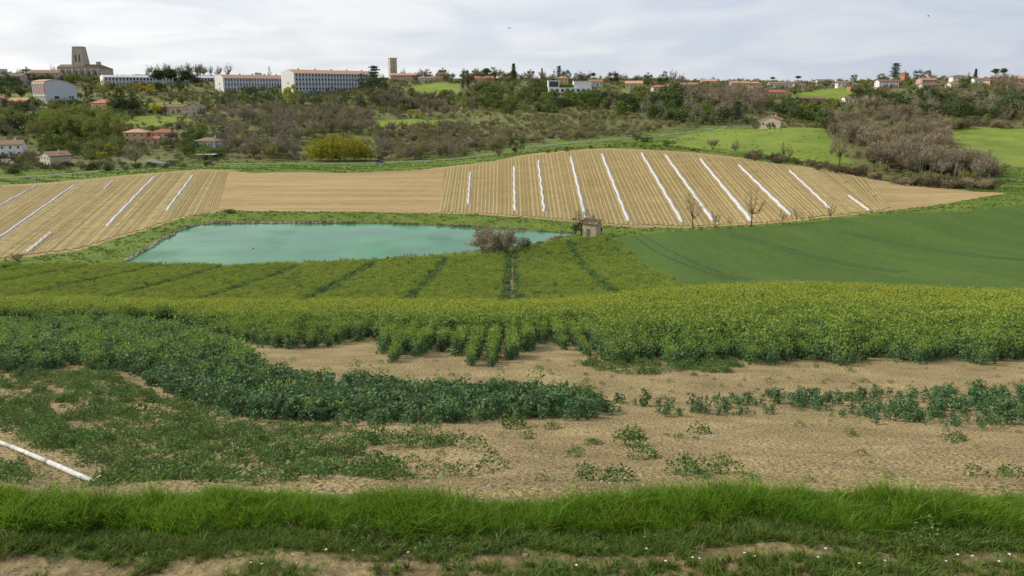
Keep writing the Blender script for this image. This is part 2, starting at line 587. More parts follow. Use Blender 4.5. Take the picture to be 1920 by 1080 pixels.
HILL = densify([P(2600, 345), P(2100, 330), P(1905, 352), P(1880, 330), P(1862, 300), P(1800, 297), P(1700, 292), P(1640, 310), P(1560, 400), P(1545, 450), P(1500, 462), P(1400, 478), P(1350, 490),
                P(1250, 470), P(1150, 440), P(1060, 430), P(990, 424), P(900, 418), P(800, 415), P(700, 412), P(560, 414), P(430, 412), P(300, 418), P(180, 390), P(0, 372), P(-300, 360),
                P(-900, 360), (-900, 700), (-900, 1300), (900, 1300), (900, 700)], 12.0)
MEADOW_R = densify([P(q[0], q[1]) for q in ((1810, 372), (1860, 352), (1960, 345), (2400, 360), (2400, 470), (1920, 474), (1840, 476), (1785, 474), (1760, 462), (1790, 420))], 6)
MEADOW_TERR = [GP(q, 480, 780) for q in (
    [(205, 222), (300, 213), (365, 216), (390, 226), (330, 235), (215, 236)],
    [(700, 226), (760, 222), (850, 224), (872, 230), (800, 237), (702, 240)],
    [(768, 164), (815, 155), (862, 158), (862, 174), (790, 176)],
    [(1480, 176), (1560, 166), (1680, 170), (1700, 184), (1560, 188), (1480, 184)],
    [(20, 178), (80, 176), (84, 186), (20, 187)],
    [(1158, 168), (1210, 166), (1215, 176), (1160, 178)],
    [(262, 196), (330, 190), (350, 200), (262, 206)],
)]
MEADOW_HILL = densify([P(*q) for q in ((1232, 418), (1290, 452), (1350, 474), (1420, 468), (1500, 454), (1542, 444), (1562, 398), (1605, 350), (1500, 348), (1400, 374), (1300, 388))], 6)
REGIONS = [('hillside', HILL, 'hillside_turf'), ('soil_field', SOIL, 'soil'), ('wheat_field', WHEAT, 'wheat'), ('melon_field', FIELD, 'tilled_earth'), ('pond_bed', POND, 'pond_bed'),
           ('verge', VERGE, 'verge_ground'), ('track', TRACK, 'track_soil'), ('meadow', MEADOW_R, 'meadow_grass'), ('meadow', MEADOW_HILL, 'meadow_grass')]
for q in MEADOW_TERR:
    REGIONS.append(('meadow', densify(q, 4), 'meadow_grass'))

pts, faces = [], []
ys = np.concatenate([np.linspace(-30, 2.5, 8), 3 * np.exp(np.linspace(0, math.log(1300 / 3), 290)), [1500, 1800, 2300, 3000, 3990]])
ss = np.concatenate([np.linspace(-2.6, -0.78, 14, endpoint=False), np.linspace(-0.78, 0.78, 210), np.linspace(0.79, 2.6, 14)])
for y in ys:
    sc_ = max(y, 12.0)
    for s in ss:
        jx, jy = random.uniform(-.0008, .0008) * sc_, random.uniform(-.0012, .0012) * sc_
        pts.append((s * sc_ + jx, y + jy))
for name, poly, m in REGIONS:
    b = len(pts)
    pts += [tuple(p) for p in poly]
    faces += [(b + i, b + (i + 1) % len(poly)) for i in range(len(poly))]
res = delaunay_2d_cdt([Vector(p) for p in pts], faces, [], 0, 1e-4, True)
RV = np.array([(p.x, p.y) for p in res[0]])
RZ = ground(RV[:, 0], RV[:, 1])
inp = inpoly(RV[:, 0], RV[:, 1], POND) & (polydist(RV[:, 0], RV[:, 1], POND) > 0.4)
RZ[inp] -= 1.3
RT = np.array(res[2])
owner = np.full(len(RT), -1)
cen = RV[RT].mean(axis=1)
for i, (name, poly, m) in enumerate(REGIONS):
    q = np.array(poly)
    bb = (cen[:, 0] > q[:, 0].min()) & (cen[:, 0] < q[:, 0].max()) & (cen[:, 1] > q[:, 1].min()) & (cen[:, 1] < q[:, 1].max())
    k = np.nonzero(bb)[0]
    owner[k[inpoly(cen[k, 0], cen[k, 1], poly)]] = i


def region_object(name, sel, material, kind='structure'):
    t = RT[sel]
    used, inv = np.unique(t.ravel(), return_inverse=True)
    me = tri_mesh(name, np.column_stack([RV[used], RZ[used]]), inv.reshape(t.shape), material, smooth=True)
    return tag(link(name, me), kind=kind)


REG = {}
region_object('ground', owner == -1, 'pasture')
for i, (name, poly, m) in enumerate(REGIONS):
    o_ = region_object(name, owner == i, m)
    REG.setdefault(name, o_)

# ------------------------------------------------------------------ pond
wm = bpy.data.materials.new('pond_water')
n, l, b, o = nodes_of(wm)
tcn = n.new('ShaderNodeTexCoord')
ns = n.new('ShaderNodeTexNoise')
ns.inputs['Scale'].default_value = 0.05
ns.inputs['Detail'].default_value = 4
l.new(tcn.outputs['Object'], ns.inputs['Vector'])
rp = n.new('ShaderNodeValToRGB')
rp.color_ramp.elements[0].position, rp.color_ramp.elements[1].position = 0.4, 0.62  # darker green patches in the base colour imitate uneven reflection
rp.color_ramp.elements[0].color = (0.014, 0.135, 0.048, 1)
rp.color_ramp.elements[1].color = (0.046, 0.215, 0.082, 1)
l.new(ns.outputs['Fac'], rp.inputs[0])
l.new(rp.outputs[0], b.inputs['Base Color'])
nr = n.new('ShaderNodeTexNoise')
nr.inputs['Scale'].default_value = 0.09
nr.inputs['Detail'].default_value = 5
l.new(tcn.outputs['Object'], nr.inputs['Vector'])
mrr = n.new('ShaderNodeMapRange')
mrr.inputs[1].default_value, mrr.inputs[2].default_value, mrr.inputs[3].default_value, mrr.inputs[4].default_value = 0.4, 0.65, 0.03, 0.24
l.new(nr.outputs['Fac'], mrr.inputs[0])
l.new(mrr.outputs[0], b.inputs['Roughness'])
b.inputs['IOR'].default_value = 1.33
b.inputs['Specular IOR Level'].default_value = 0.17
nb = n.new('ShaderNodeTexNoise')
nb.inputs['Scale'].default_value = 1.1
nb.inputs['Detail'].default_value = 3
mp = n.new('ShaderNodeMapping')
mp.inputs['Scale'].default_value = (0.6, 1.0, 1)
l.new(tcn.outputs['Object'], mp.inputs[0])
l.new(mp.outputs[0], nb.inputs['Vector'])
bp = n.new('ShaderNodeBump')
bp.inputs['Strength'].default_value = 0.25
bp.inputs['Distance'].default_value = 0.07
l.new(nb.outputs['Fac'], bp.inputs['Height'])
l.new(bp.outputs[0], b.inputs['Normal'])
MATS['pond_water'] = wm
mb = MB()
mb.add([(x, y, CZ - 31.5) for x, y in POND], [tuple(range(len(POND)))])
tag(mb.build('pond_water', 'pond_water'), kind='structure')

# ------------------------------------------------------------------ more materials
mat('straw_row', [(0.3, (0.235, 0.178, 0.072)), (0.5, (0.31, 0.24, 0.102)), (0.75, (0.41, 0.33, 0.155))], scale=0.35, detail=8)
mat('green_row', [(0.3, (0.10, 0.115, 0.035)), (0.7, (0.19, 0.16, 0.065))], scale=0.5, detail=8)
mat('white_film', [(0.3, (0.38, 0.37, 0.37)), (0.7, (0.60, 0.59, 0.60))], rough=0.45, scale=0.6, spec=0.4)
mat('rut', [(0.3, (0.022, 0.055, 0.02)), (0.7, (0.045, 0.085, 0.03))], scale=0.4)
mat('stone', [(0.3, (0.22, 0.19, 0.14)), (0.7, (0.46, 0.42, 0.35))], scale=6, rnd=0.35, bump=0.02)
mat('clod', [(0.3, (0.17, 0.12, 0.065)), (0.7, (0.42, 0.31, 0.17))], scale=8, rnd=0.4, bump=0.02)
mat('rape_leaf', [(0.3, (0.064, 0.132, 0.050)), (0.7, (0.124, 0.205, 0.08))], scale=4, rnd=0.22, rough=0.6, translucent=0.22)
mat('rape_top', [(0.3, (0.15, 0.24, 0.04)), (0.7, (0.235, 0.325, 0.06))], scale=4, rnd=0.2, rough=0.7, translucent=0.3)
mat('rape_flower', [(0, (0.52, 0.48, 0.03))], rough=0.7, translucent=0.3)
mat('weed_leaf', [(0.3, (0.06, 0.12, 0.026)), (0.7, (0.13, 0.20, 0.048))], scale=4, rnd=0.3, rough=0.7, translucent=0.25)
mat('grass_blade', [(0.3, (0.10, 0.205, 0.015)), (0.7, (0.215, 0.335, 0.027))], scale=2, rnd=0.4, rough=0.55, translucent=0.5)
mat('grass_short', [(0.3, (0.085, 0.145, 0.02)), (0.7, (0.17, 0.235, 0.042))], scale=2, rnd=0.3, rough=0.6, translucent=0.35)
mat('dry_grass', [(0.3, (0.30, 0.23, 0.13)), (0.7, (0.47, 0.38, 0.24))], scale=3, rnd=0.25, translucent=0.2)
mat('reed', [(0.3, (0.30, 0.25, 0.13)), (0.7, (0.42, 0.37, 0.21))], scale=3, rnd=0.25)
mat('daisy_white', [(0, (0.80, 0.80, 0.76))], rough=0.7, translucent=0.2)
mat('daisy_heart', [(0, (0.62, 0.45, 0.03))], rough=0.8)
mat('pvc', [(0.34, (0.36, 0.35, 0.31)), (0.55, (0.56, 0.56, 0.53)), (0.8, (0.66, 0.66, 0.64))], rough=0.6, scale=7, detail=8)
mat('brass', [(0, (0.20, 0.18, 0.14))], rough=0.5)


# ------------------------------------------------------------------ melon field: beds and film tunnels
def Gd(px, py, px_for_win=None):
    """A point of the melon field at a picture point."""
    q = px if px_for_win is None else px_for_win
    lo = 122 if q < 250 else 183
    return G(px, py, lo, top_win(px)[1] + 12, 300)


FBx, FBy = np.array([q[0] for q in FIELD_B]), np.array([q[1] for q in FIELD_B])
FTx, FTy = np.array([q[0] for q in FIELD_T[::-1]]), np.array([q[1] for q in FIELD_T[::-1]])


def row_line(b, t, k=22, m0=0.0, m1=1.0):
    return [Gd(b[0] + (t[0] - b[0]) * q, b[1] + (t[1] - b[1]) * q) for q in np.linspace(m0, m1, k)]


TUN_R = [((878, 384), (882, 323)), ((965.5, 396), (964, 312)), ((1021, 398), (1009, 300)), ((1098, 409), (1070, 293)), ((1179, 416), (1128, 288)), ((1280, 418), (1202, 286)),
         ((1337, 415), (1247, 290)), ((1409, 415), (1312, 297)), ((1483, 405), (1384, 309)), ((1557, 392), (1479, 319)), ((1630, 396), (1590, 367))]
TUN_L = [((-62, 420), (70, 348)), ((-45, 478), (143, 345)), ((196, 354), (214, 339)), ((200, 425), (291, 330)), ((312, 396), (363, 328)), ((53, 473), (97, 437)), ((-30, 362), (3, 349))]


def at_row(line, py):
    (x0, y0), (x1, y1) = line
    return x0 + (x1 - x0) * (py - y0) / (y1 - y0)


def beds(lines, name, extra):
    """Raised straw-covered beds fanned between the tunnels."""
    # every guide line reaches from the field's lower edge to its upper edge
    guides = []
    for ln in lines:
        py = 430.0
        for _ in range(12):
            py = float(np.interp(at_row(ln, py), FBx, FBy)) - 3
        pyt = 320.0
        for _ in range(12):
            pyt = float(np.interp(at_row(ln, pyt), FTx, FTy)) + 2.5
        guides.append(((at_row(ln, py), py), (at_row(ln, pyt), pyt)))
    mb = MB()
    for gi in range(len(guides) - 1):
        (b0, t0), (b1, t1) = guides[gi], guides[gi + 1]
        w0 = math.dist(Gd(*b0), Gd(*b1))
        k = max(2, round(w0 / 1.15))
        for j in range(k):
            q = (j + .5 + random.uniform(-.12, .12)) / k
            b = (b0[0] + (b1[0] - b0[0]) * q, b0[1] + (b1[1] - b0[1]) * q)
            b = (b[0], float(np.interp(b[0], FBx, FBy)) - random.uniform(2, 5))
            t = (t0[0] + (t1[0] - t0[0]) * q, 0)
            t = (t[0], float(np.interp(t[0], FTx, FTy)) + random.uniform(1.5, 5))
            line = row_line(b, t, 30)
            half = random.choice((.14, .2, .26, .32, .4))
            strip(mb, line, half, 0.09, 0.05, gap=0.004)
    return mb


def strip(mb, line, half, h, lift, gap=0.0, mi=0):
    """A low ridge along a plan line that follows the ground."""
    n_ = len(line)
    x = np.array([p[0] for p in line])
    y = np.array([p[1] for p in line])
    dx, dy = np.gradient(x), np.gradient(y)
    L = np.hypot(dx, dy) + 1e-9
    nx, ny = -dy / L, dx / L
    vs, fs = [], []
    jit = RNG.uniform(0.85, 1.12, n_)
    prof = ((-1, 0), (-.55, 1), (.55, 1), (1, 0))
    for a, hh in prof:
        X, Yy = x + nx * half * a * jit, y + ny * half * a * jit
        Z = ground(X, Yy) + lift + h * hh
        vs.append(np.column_stack([X, Yy, Z]))
    vs = np.concatenate(vs)
    for i in range(n_ - 1):
        if random.random() < gap:
            continue
        for c in range(3):
            fs.append((c * n_ + i, c * n_ + i + 1, (c + 1) * n_ + i + 1, (c + 1) * n_ + i))
    mb.add(vs, fs, mi)


# darker, weedy ground of the two planted zones, as a sheet just above the tilled earth
def zone_sheet(name, b_line, t_line, material, k=40, m=60):
    vs = []
    for i in range(k + 1):
        q = i / k
        bx = float(np.interp(q, np.linspace(0, 1, len(b_line)), b_line))
        tx = float(np.interp(q, np.linspace(0, 1, len(t_line)), t_line))
        by, ty = float(np.interp(bx, FBx, FBy)) - 4, float(np.interp(tx, FTx, FTy)) + 3.0
        jb, jt = random.uniform(-1, 1), random.uniform(-.7, .7)
        for x, y in row_line((bx, by + jb), (tx, ty + jt), m):
            vs.append((x, y, 0))
    v = np.array(vs)
    v[:, 2] = ground(v[:, 0], v[:, 1]) + 0.05
    fs = [(i * m + j, i * m + j + 1, (i + 1) * m + j + 1, (i + 1) * m + j) for i in range(k) for j in range(m - 1)]
    me = tri_mesh(name, v, fs, material, smooth=True)
    return tag(link(name, me, REG['melon_field']), kind='stuff')


zone_sheet('planted_soil', [826, 1000, 1300, 1500, 1655], [834, 1000, 1300, 1500, 1622], 'row_gaps', 60)
zone_sheet('planted_soil', [-160, 0, 200, 330, 408], [-40, 120, 300, 380, 428], 'row_gaps', 50)
EXT_R = [((822, 398), (838, 318))] + TUN_R + [((1672, 395), (1640, 340))]
EXT_L = [((-160, 470), (-20, 352)), ((-62, 420), (70, 348)), ((-45, 478), (143, 345)), ((200, 425), (291, 330)), ((312, 396), (363, 328)), ((398, 396), (424, 322))]
EXT_L = [EXT_L[1], EXT_L[2], EXT_L[3], EXT_L[4], EXT_L[5]]
for nm, ex in (('bed', EXT_R), ('bed', EXT_L)):
    mbd = beds(ex, nm, None)
    tag(mbd.build('furrows', 'straw_row', REG['melon_field'], smooth=True), kind='stuff')


def tunnel(line, half, label, wob=0.1):
    half *= 0.6
    mb = MB()
    n_ = len(line)
    x, y = np.array([p[0] for p in line]), np.array([p[1] for p in line])
    x = x + np.sin(np.arange(n_) * 1.1 + random.random() * 6) * wob
    dx, dy = np.gradient(x), np.gradient(y)
    L = np.hypot(dx, dy)
    nx, ny = -dy / L, dx / L
    K = 7
    vs = []
    for i in range(n_):
        hh = half * random.uniform(.86, 1.1) * (0.55 if i in (0, n_ - 1) else 1)
        top = 0.45 * random.uniform(.85, 1.1) * (0.35 if i in (0, n_ - 1) else 1) * (1.0 if i % 2 else 0.9)
        for k in range(K):
            a = math.pi * k / (K - 1)
            X, Y_ = x[i] + nx[i] * hh * math.cos(a), y[i] + ny[i] * hh * math.cos(a)
            vs.append((X, Y_, gz(X, Y_) + 0.03 + top * math.sin(a) ** .8))
    fs = [(i * K + k, i * K + k + 1, (i + 1) * K + k + 1, (i + 1) * K + k) for i in range(n_ - 1) for k in range(K - 1)]
    fs += [tuple(range(K)), tuple((n_ - 1) * K + k for k in range(K))[::-1]]
    mb.add(vs, fs)
    return tag(mb.build('plastic_tunnel', 'white_film', smooth=True), label, 'plastic tunnel', 'white film tunnels on the melon field')


names_r = ['short white film tunnel, leftmost of the right-hand melon rows', 'straight upright white film tunnel, second from the left in the right-hand rows',
           'wavy white film tunnel, third from the left in the right-hand rows', 'white film tunnel running down to the stone hut and ivy trunks',
           'white film tunnel first to the right of the stone hut', 'white film tunnel second to the right of the stone hut',
           'white film tunnel ending beside the bare tree, third right of the hut', 'white film tunnel ending behind the tallest bare field tree',
           'white film tunnel second from the right among the long ones', 'thin white film tunnel, rightmost of the long ones', 'very short white film tunnel at the right end of the rows']
for (b, t), nm, hw in zip(TUN_R, names_r, (.62, .72, .68, .8, .82, .85, .85, .85, .8, .6, .6)):
    ln = row_line(b, t, 34)
    tunnel(ln, hw, nm, 0.17 if 'wavy' in nm else 0.1)
names_l = ['white film tunnel cut by the left picture edge, above the longest one', 'longest white film tunnel of the left-hand rows', 'tiny stub of white film tunnel near the field top on the left',
           'white film tunnel second from the right in the left-hand rows', 'white film tunnel rightmost in the left-hand rows', 'short white film tunnel near the small bush at the lower left field edge',
           'scrap of white film tunnel at the top of the left picture edge']
for (b, t), nm, hw in zip(TUN_L, names_l, (.55, .7, .5, .8, .75, .6, .4)):
    tunnel(row_line(b, t, 30), hw, nm)

# ------------------------------------------------------------------ roads
def road(name, pixels, half, lift=0.12, material='asphalt', k=8):
    line = []
    for i in range(len(pixels) - 1):
        (a, b) = pixels[i], pixels[i + 1]
        line += [P(a[0] + (b[0] - a[0]) * q, a[1] + (b[1] - a[1]) * q) for q in np.linspace(0, 1, k, endpoint=False)]
    line.append(P(*pixels[-1]))
    x, y = np.array([p[0] for p in line]), np.array([p[1] for p in line])
    for _ in range(3):
        x[1:-1] = (x[:-2] + 2 * x[1:-1] + x[2:]) / 4
        y[1:-1] = (y[:-2] + 2 * y[1:-1] + y[2:]) / 4
    dx, dy = np.gradient(x), np.gradient(y)
    L = np.hypot(dx, dy)
    nx, ny = -dy / L, dx / L
    zc = ground(x, y) + lift
    v = np.concatenate([np.column_stack([x + nx * half * a, y + ny * half * a, zc + dz]) for a, dz in ((-1.15, -.5), (-1, 0), (0, .04), (1, 0), (1.15, -.5))])
    n_ = len(x)
    fs = [(c * n_ + i, c * n_ + i + 1, (c + 1) * n_ + i + 1, (c + 1) * n_ + i) for c in range(4) for i in range(n_ - 1)]
    tag(link(name, tri_mesh(name, v, fs, material)), kind='structure')
    return list(zip(x, y, zc))


ROAD = road('road', [(-250, 345), (0, 351), (120, 362), (300, 385), (420, 399), (560, 402), (700, 401), (800, 402), (900, 404), (990, 411), (1080, 420), (1150, 430), (1250, 449), (1350, 480), (1400, 492)], 1.6, 0.14)
road('lane', [(300, 388), (330, 398), (300, 408), (282, 420)], 2.4, 0.27)
road('terrace_road', [(430, 618), (520, 622), (620, 626), (720, 628), (860, 622)], 1.6, 0.5)

# wheel ruts in the wheat
def rut_pair(pixels, y0, y1):
    base = []
    for i in range(len(pixels) - 1):
        (a, b) = pixels[i], pixels[i + 1]
        base += [G(a[0] + (b[0] - a[0]) * q, a[1] + (b[1] - a[1]) * q, y0, y1) for q in np.linspace(0, 1, 8, endpoint=False)]
    x, y = np.array([p[0] for p in base]), np.array([p[1] for p in base])
    for _ in range(3):
        x[1:-1] = (x[:-2] + 2 * x[1:-1] + x[2:]) / 4
        y[1:-1] = (y[:-2] + 2 * y[1:-1] + y[2:]) / 4
    dx, dy = np.gradient(x), np.gradient(y)
    L = np.hypot(dx, dy)
    mb = MB()
    for off in (-.95, .95):
        ln = list(zip(x - dy / L * off, y + dx / L * off))
        strip(mb, ln, 0.24, 0.012, 0.03)
    mb.build('wheel_rut', 'rut', REG['wheat_field'])


rut_pair([(1195, 441), (1240, 470), (1300, 497), (1345, 514), (1400, 525)], 85, 185)
rut_pair([(1355, 434), (1430, 455), (1500, 475), (1580, 493), (1660, 507), (1700, 511)], 85, 185)
rut_pair([(1570, 434), (1660, 452), (1760, 470), (1850, 482), (1960, 490)], 85, 185)


# ------------------------------------------------------------------ scattering of small vegetation
def scatter(name, pts, rotz, scl, idx, protos, tilt=None, label=None, cat=None, parent=None):
    me = bpy.data.meshes.new(name)
    pts = np.asarray(pts, np.float32)
    n_ = len(pts)
    me.vertices.add(n_)
    me.vertices.foreach_set('co', pts.ravel())
    rot = np.zeros((n_, 3), np.float32)
    rot[:, 2] = rotz
    if tilt is not None:
        rot[:, 0] = tilt
    for an, ty, key, val in (('rot', 'FLOAT_VECTOR', 'vector', rot), ('scl', 'FLOAT', 'value', np.asarray(scl, np.float32)), ('pick', 'INT', 'value', np.asarray(idx, np.int32))):
        a = me.attributes.new(an, ty, 'POINT')
        a.data.foreach_set(key, val.ravel())
    me.update()
    ob = link(name, me, parent)
    tag(ob, label, cat, None, 'stuff')
    c = bpy.data.collections.new(name + '_kinds')
    for i, p in enumerate(protos):
        q = bpy.data.objects.new('%s_kind_%02d' % (name, i), p)
        c.objects.link(q)
    ng = bpy.data.node_groups.new(name + '_scatter', 'GeometryNodeTree')
    ng.interface.new_socket('Geometry', in_out='INPUT', socket_type='NodeSocketGeometry')
    ng.interface.new_socket('Geometry', in_out='OUTPUT', socket_type='NodeSocketGeometry')
    gi, go = ng.nodes.new('NodeGroupInput'), ng.nodes.new('NodeGroupOutput')
    ip = ng.nodes.new('GeometryNodeInstanceOnPoints')
    ci = ng.nodes.new('GeometryNodeCollectionInfo')
    ci.inputs[0].default_value = c
    ci.inputs[1].default_value = True
    ci.inputs[2].default_value = True

    def attr(nm, ty):
        a = ng.nodes.new('GeometryNodeInputNamedAttribute')
        a.data_type = ty
        a.inputs[0].default_value = nm
        return a.outputs[0]
    L = ng.links.new
    L(gi.outputs[0], ip.inputs['Points'])
    L(ci.outputs[0], ip.inputs['Instance'])
    ip.inputs['Pick Instance'].default_value = True
    L(attr('pick', 'INT'), ip.inputs['Instance Index'])
    L(attr('rot', 'FLOAT_VECTOR'), ip.inputs['Rotation'])
    L(attr('scl', 'FLOAT'), ip.inputs['Scale'])
    L(ip.outputs[0], go.inputs[0])
    md = ob.modifiers.new('scatter', 'NODES')
    md.node_group = ng
    return ob


def leafcloud(rng, cen, size, up=0.3, aspect=1.6, jitter=0.35):
    """Random quads (bent leaves) at the given centres; returns verts, faces."""
    n_ = len(cen)
    d = rng.normal(size=(n_, 3))
    d[:, 2] = d[:, 2] * .6 + up
    d /= np.linalg.norm(d, axis=1)[:, None]
    e = rng.normal(size=(n_, 3))
    e -= d * (e * d).sum(1)[:, None]
    e /= np.linalg.norm(e, axis=1)[:, None]
    s = size * rng.uniform(1 - jitter, 1 + jitter, n_)[:, None]
    a = cen - d * s * aspect * .5
    b = cen + e * s * .5
    c = cen + d * s * aspect * .5
    q = cen - e * s * .5
    v = np.stack([a, b, c, q], 1).reshape(-1, 3)
    f = np.arange(n_ * 4).reshape(-1, 4)
    return v, f


def rape_plant(seed, flowers, h=1.25, nplants=1, spread=0.0, leafs=44, fl=34, lsz=.085, fsz=.023):
    rng = np.random.default_rng(seed)
    V, Fc, MI, nv = [], [], [], 0
    for _ in range(nplants):
        ox, oy = rng.normal(0, spread, 2) if spread else (0, 0)
        hh = h * rng.uniform(.82, 1.04)
        t = rng.uniform(0.03, .78, leafs)
        ang = rng.uniform(0, 6.28, leafs)
        rad = rng.uniform(.03, .32, leafs) * (1.1 - t * .35)
        cen = np.column_stack([ox + np.cos(ang) * rad, oy + np.sin(ang) * rad, t * hh])
        v, f = leafcloud(rng, cen, lsz, 0.25, 1.9)
        V.append(v), Fc.append(f + nv), MI.append(np.zeros(len(f)))
        nv += len(v)
        if flowers:                                             # the paler flowering heads
            k = int(leafs * .9)
            cen = np.column_stack([ox + rng.normal(0, .17, k), oy + rng.normal(0, .17, k), hh * rng.uniform(.6, .96, k)])
            v, f = leafcloud(rng, cen, .05, .9, 2.2)
            V.append(v), Fc.append(f + nv), MI.append(np.ones(len(f)))
            nv += len(v)
        m = int(fl * flowers)
        if m:
            cen = np.column_stack([ox + rng.normal(0, .17, m), oy + rng.normal(0, .17, m), hh * rng.uniform(.8, 1.04, m)])
            v, f = leafcloud(rng, cen, fsz, .6, 1.2)
            V.append(v), Fc.append(f + nv), MI.append(np.full(m, 2))
            nv += len(v)
    return tri_mesh('rape_plant', np.concatenate(V), np.concatenate(Fc), ['rape_leaf', 'rape_top', 'rape_flower'], np.concatenate(MI))


def low_plant(seed, h=.2, r=.14, k=130, leaf=.05, m='weed_leaf'):
    rng = np.random.default_rng(seed)
    a, q = rng.uniform(0, 6.28, k), np.sqrt(rng.uniform(0, 1, k)) * r
    z = h * (1 - .75 * (q / r) ** 2) * rng.uniform(.15, 1, k)
    v, f = leafcloud(rng, np.column_stack([np.cos(a) * q, np.sin(a) * q, z + .01]), leaf, .35, 1.9)
    return tri_mesh('weed', v, f, m)


def tuft(seed, nb=34, h=.26, r=.055, bend=.5, w=.006, m='grass_blade'):
    rng = np.random.default_rng(seed)
    V, Fc = [], []
    for i in range(nb):
        a = rng.uniform(0, 6.28)
        q = abs(rng.normal(0, r))
        bx, by = math.cos(a) * q, math.sin(a) * q
        L = h * rng.uniform(.45, 1.15)
        dx, dy = rng.normal(0, bend, 2) * L * .75
        ww = w * rng.uniform(.7, 1.4)
        px_, py_ = -math.sin(a + .8) * ww, math.cos(a + .8) * ww
        p = []
        for t in (0, .4, .75):
            c = (bx + dx * t * t, by + dy * t * t, L * t * (1 - .18 * t))
            p.append((c[0] - px_ * (1 - t * .6), c[1] - py_ * (1 - t * .6), c[2]))
            p.append((c[0] + px_ * (1 - t * .6), c[1] + py_ * (1 - t * .6), c[2]))
        p.append((bx + dx, by + dy, L * .84))
        b = len(V)
        V += p
        Fc += [(b, b + 1, b + 3), (b, b + 3, b + 2), (b + 2, b + 3, b + 5), (b + 2, b + 5, b + 4), (b + 4, b + 5, b + 6)]
    return tri_mesh('tuft', np.array(V), np.array(Fc), m)


def lump(seed, r=1.0, m='stone'):
    rng = np.random.default_rng(seed)
    mb = MB()
    import bmesh
    bm = bmesh.new()
    bmesh.ops.create_icosphere(bm, subdivisions=1, radius=r)
    for v in bm.verts:
        v.co *= rng.uniform(.7, 1.15)
        v.co.z *= .7
    me = bpy.data.meshes.new('lump')
    bm.to_mesh(me)
    bm.free()
    me.materials.append(M[m])
    return me


# --- where the rape stands (outlines of its foot on the ground, in picture points)
MAIN_EDGE = [(300, 604), (360, 618), (430, 640), (490, 652), (540, 657), (640, 660), (716, 664), (716, 684), (800, 690), (860, 690), (930, 688), (990, 690), (1006, 672), (1060, 662), (1100, 672),
             (1180, 680), (1250, 684), (1400, 680), (1560, 682), (1700, 678), (1990, 680)]
NEAR_BELT = [(-120, 560), (100, 575), (300, 606), (380, 634), (440, 652), (500, 690), (560, 712), (700, 722), (860, 728), (1000, 735), (1090, 740), (1130, 752), (1150, 778), (1090, 793), (950, 792),
             (860, 800), (760, 800), (640, 802), (540, 798), (440, 788), (380, 776), (300, 738), (230, 704), (130, 692), (70, 704), (-120, 700)]
THIN_BELT = [(1150, 748), (1300, 748), (1420, 742), (1560, 740), (1680, 738), (1760, 732), (1990, 730), (1990, 800), (1880, 806), (1700, 800), (1560, 792), (1450, 778), (1330, 785), (1160, 780)]
LOW_LEFT = [(-60, 700), (60, 700), (200, 700), (300, 742), (390, 782), (560, 805), (700, 806), (800, 812), (935, 850), (930, 890), (820, 905), (600, 912), (300, 915), (-60, 905)]
PIPE_A, PIPE_B = G(-60, 812, 6, 14), G(178, 909, 5.7, 12)
ROW = 0.65
TRAMS = [-0.02 + 12.0 * k for k in range(-9, 5)]     # sprayer lanes, 12 m apart


def noise2(x, y, sc, seed=0):
    """Cheap smooth noise in 0..1."""
    a = seed * 1.7
    r = (np.sin(x * sc + a) * np.cos(y * sc * 1.3 - a * 2) + .6 * np.sin(x * sc * 2.3 + y * sc * 1.9 + a) + .4 * np.sin(x * sc * 4.1 - y * sc * 3.7 + 2 * a) + .3 * np.sin(8.3 * sc * x + 5.9 * sc * y))
    return np.clip(r / 2.6 + .5, 0, 1)


def sample(y0, y1, dens, smax=0.72, xlim=None, seed=1):
    rng = np.random.default_rng(seed)
    out = []
    edges = np.linspace(y0, y1, 12)
    for a, b in zip(edges[:-1], edges[1:]):
        w = smax * b + 2
        k = int(dens * (b - a) * 2 * w)
        out.append(np.column_stack([rng.uniform(-w, w, k), rng.uniform(a, b, k)]))
    p = np.concatenate(out)
    z = ground(p[:, 0], p[:, 1])
    qx, qy = pix(p[:, 0], p[:, 1], z)
    return p[:, 0], p[:, 1], z, qx, qy


fl_hi = [rape_plant(10 + i, 0.6) for i in range(5)]
fl_lo = [rape_plant(20 + i, 0.1, 1.15) for i in range(4)]
fl_no = [rape_plant(30 + i, 0.0, 1.0, leafs=90, lsz=.082) for i in range(5)]
cl_hi = [rape_plant(40 + i, .62, 1.2, 4, .28, 26, 30, .1, .029) for i in range(4)]
cl_lo = [rape_plant(50 + i, 0.15, 1.15, 4, .28, 26, 30, .1, .029) for i in range(4)]
cl_no = [rape_plant(60 + i, 0.0, 1.0, 4, .2, 30, 20, .11) for i in range(4)]
PROT = fl_hi + fl_lo + fl_no + cl_hi + cl_lo + cl_no     # 0-4 5-8 9-13 14-17 18-21 22-25

edge_x, edge_y = np.array([q[0] for q in MAIN_EDGE], float), np.array([q[1] for q in MAIN_EDGE], float)
PT, SCL, IDX = [], [], []


def emit(x, y, z, s, idx):
    PT.append(np.column_stack([x, y, z]))
    SCL.append(s)
    IDX.append(idx)


def tram_d(x):
    return np.min(np.abs(x[:, None] - np.array(TRAMS)[None, :]), axis=1)


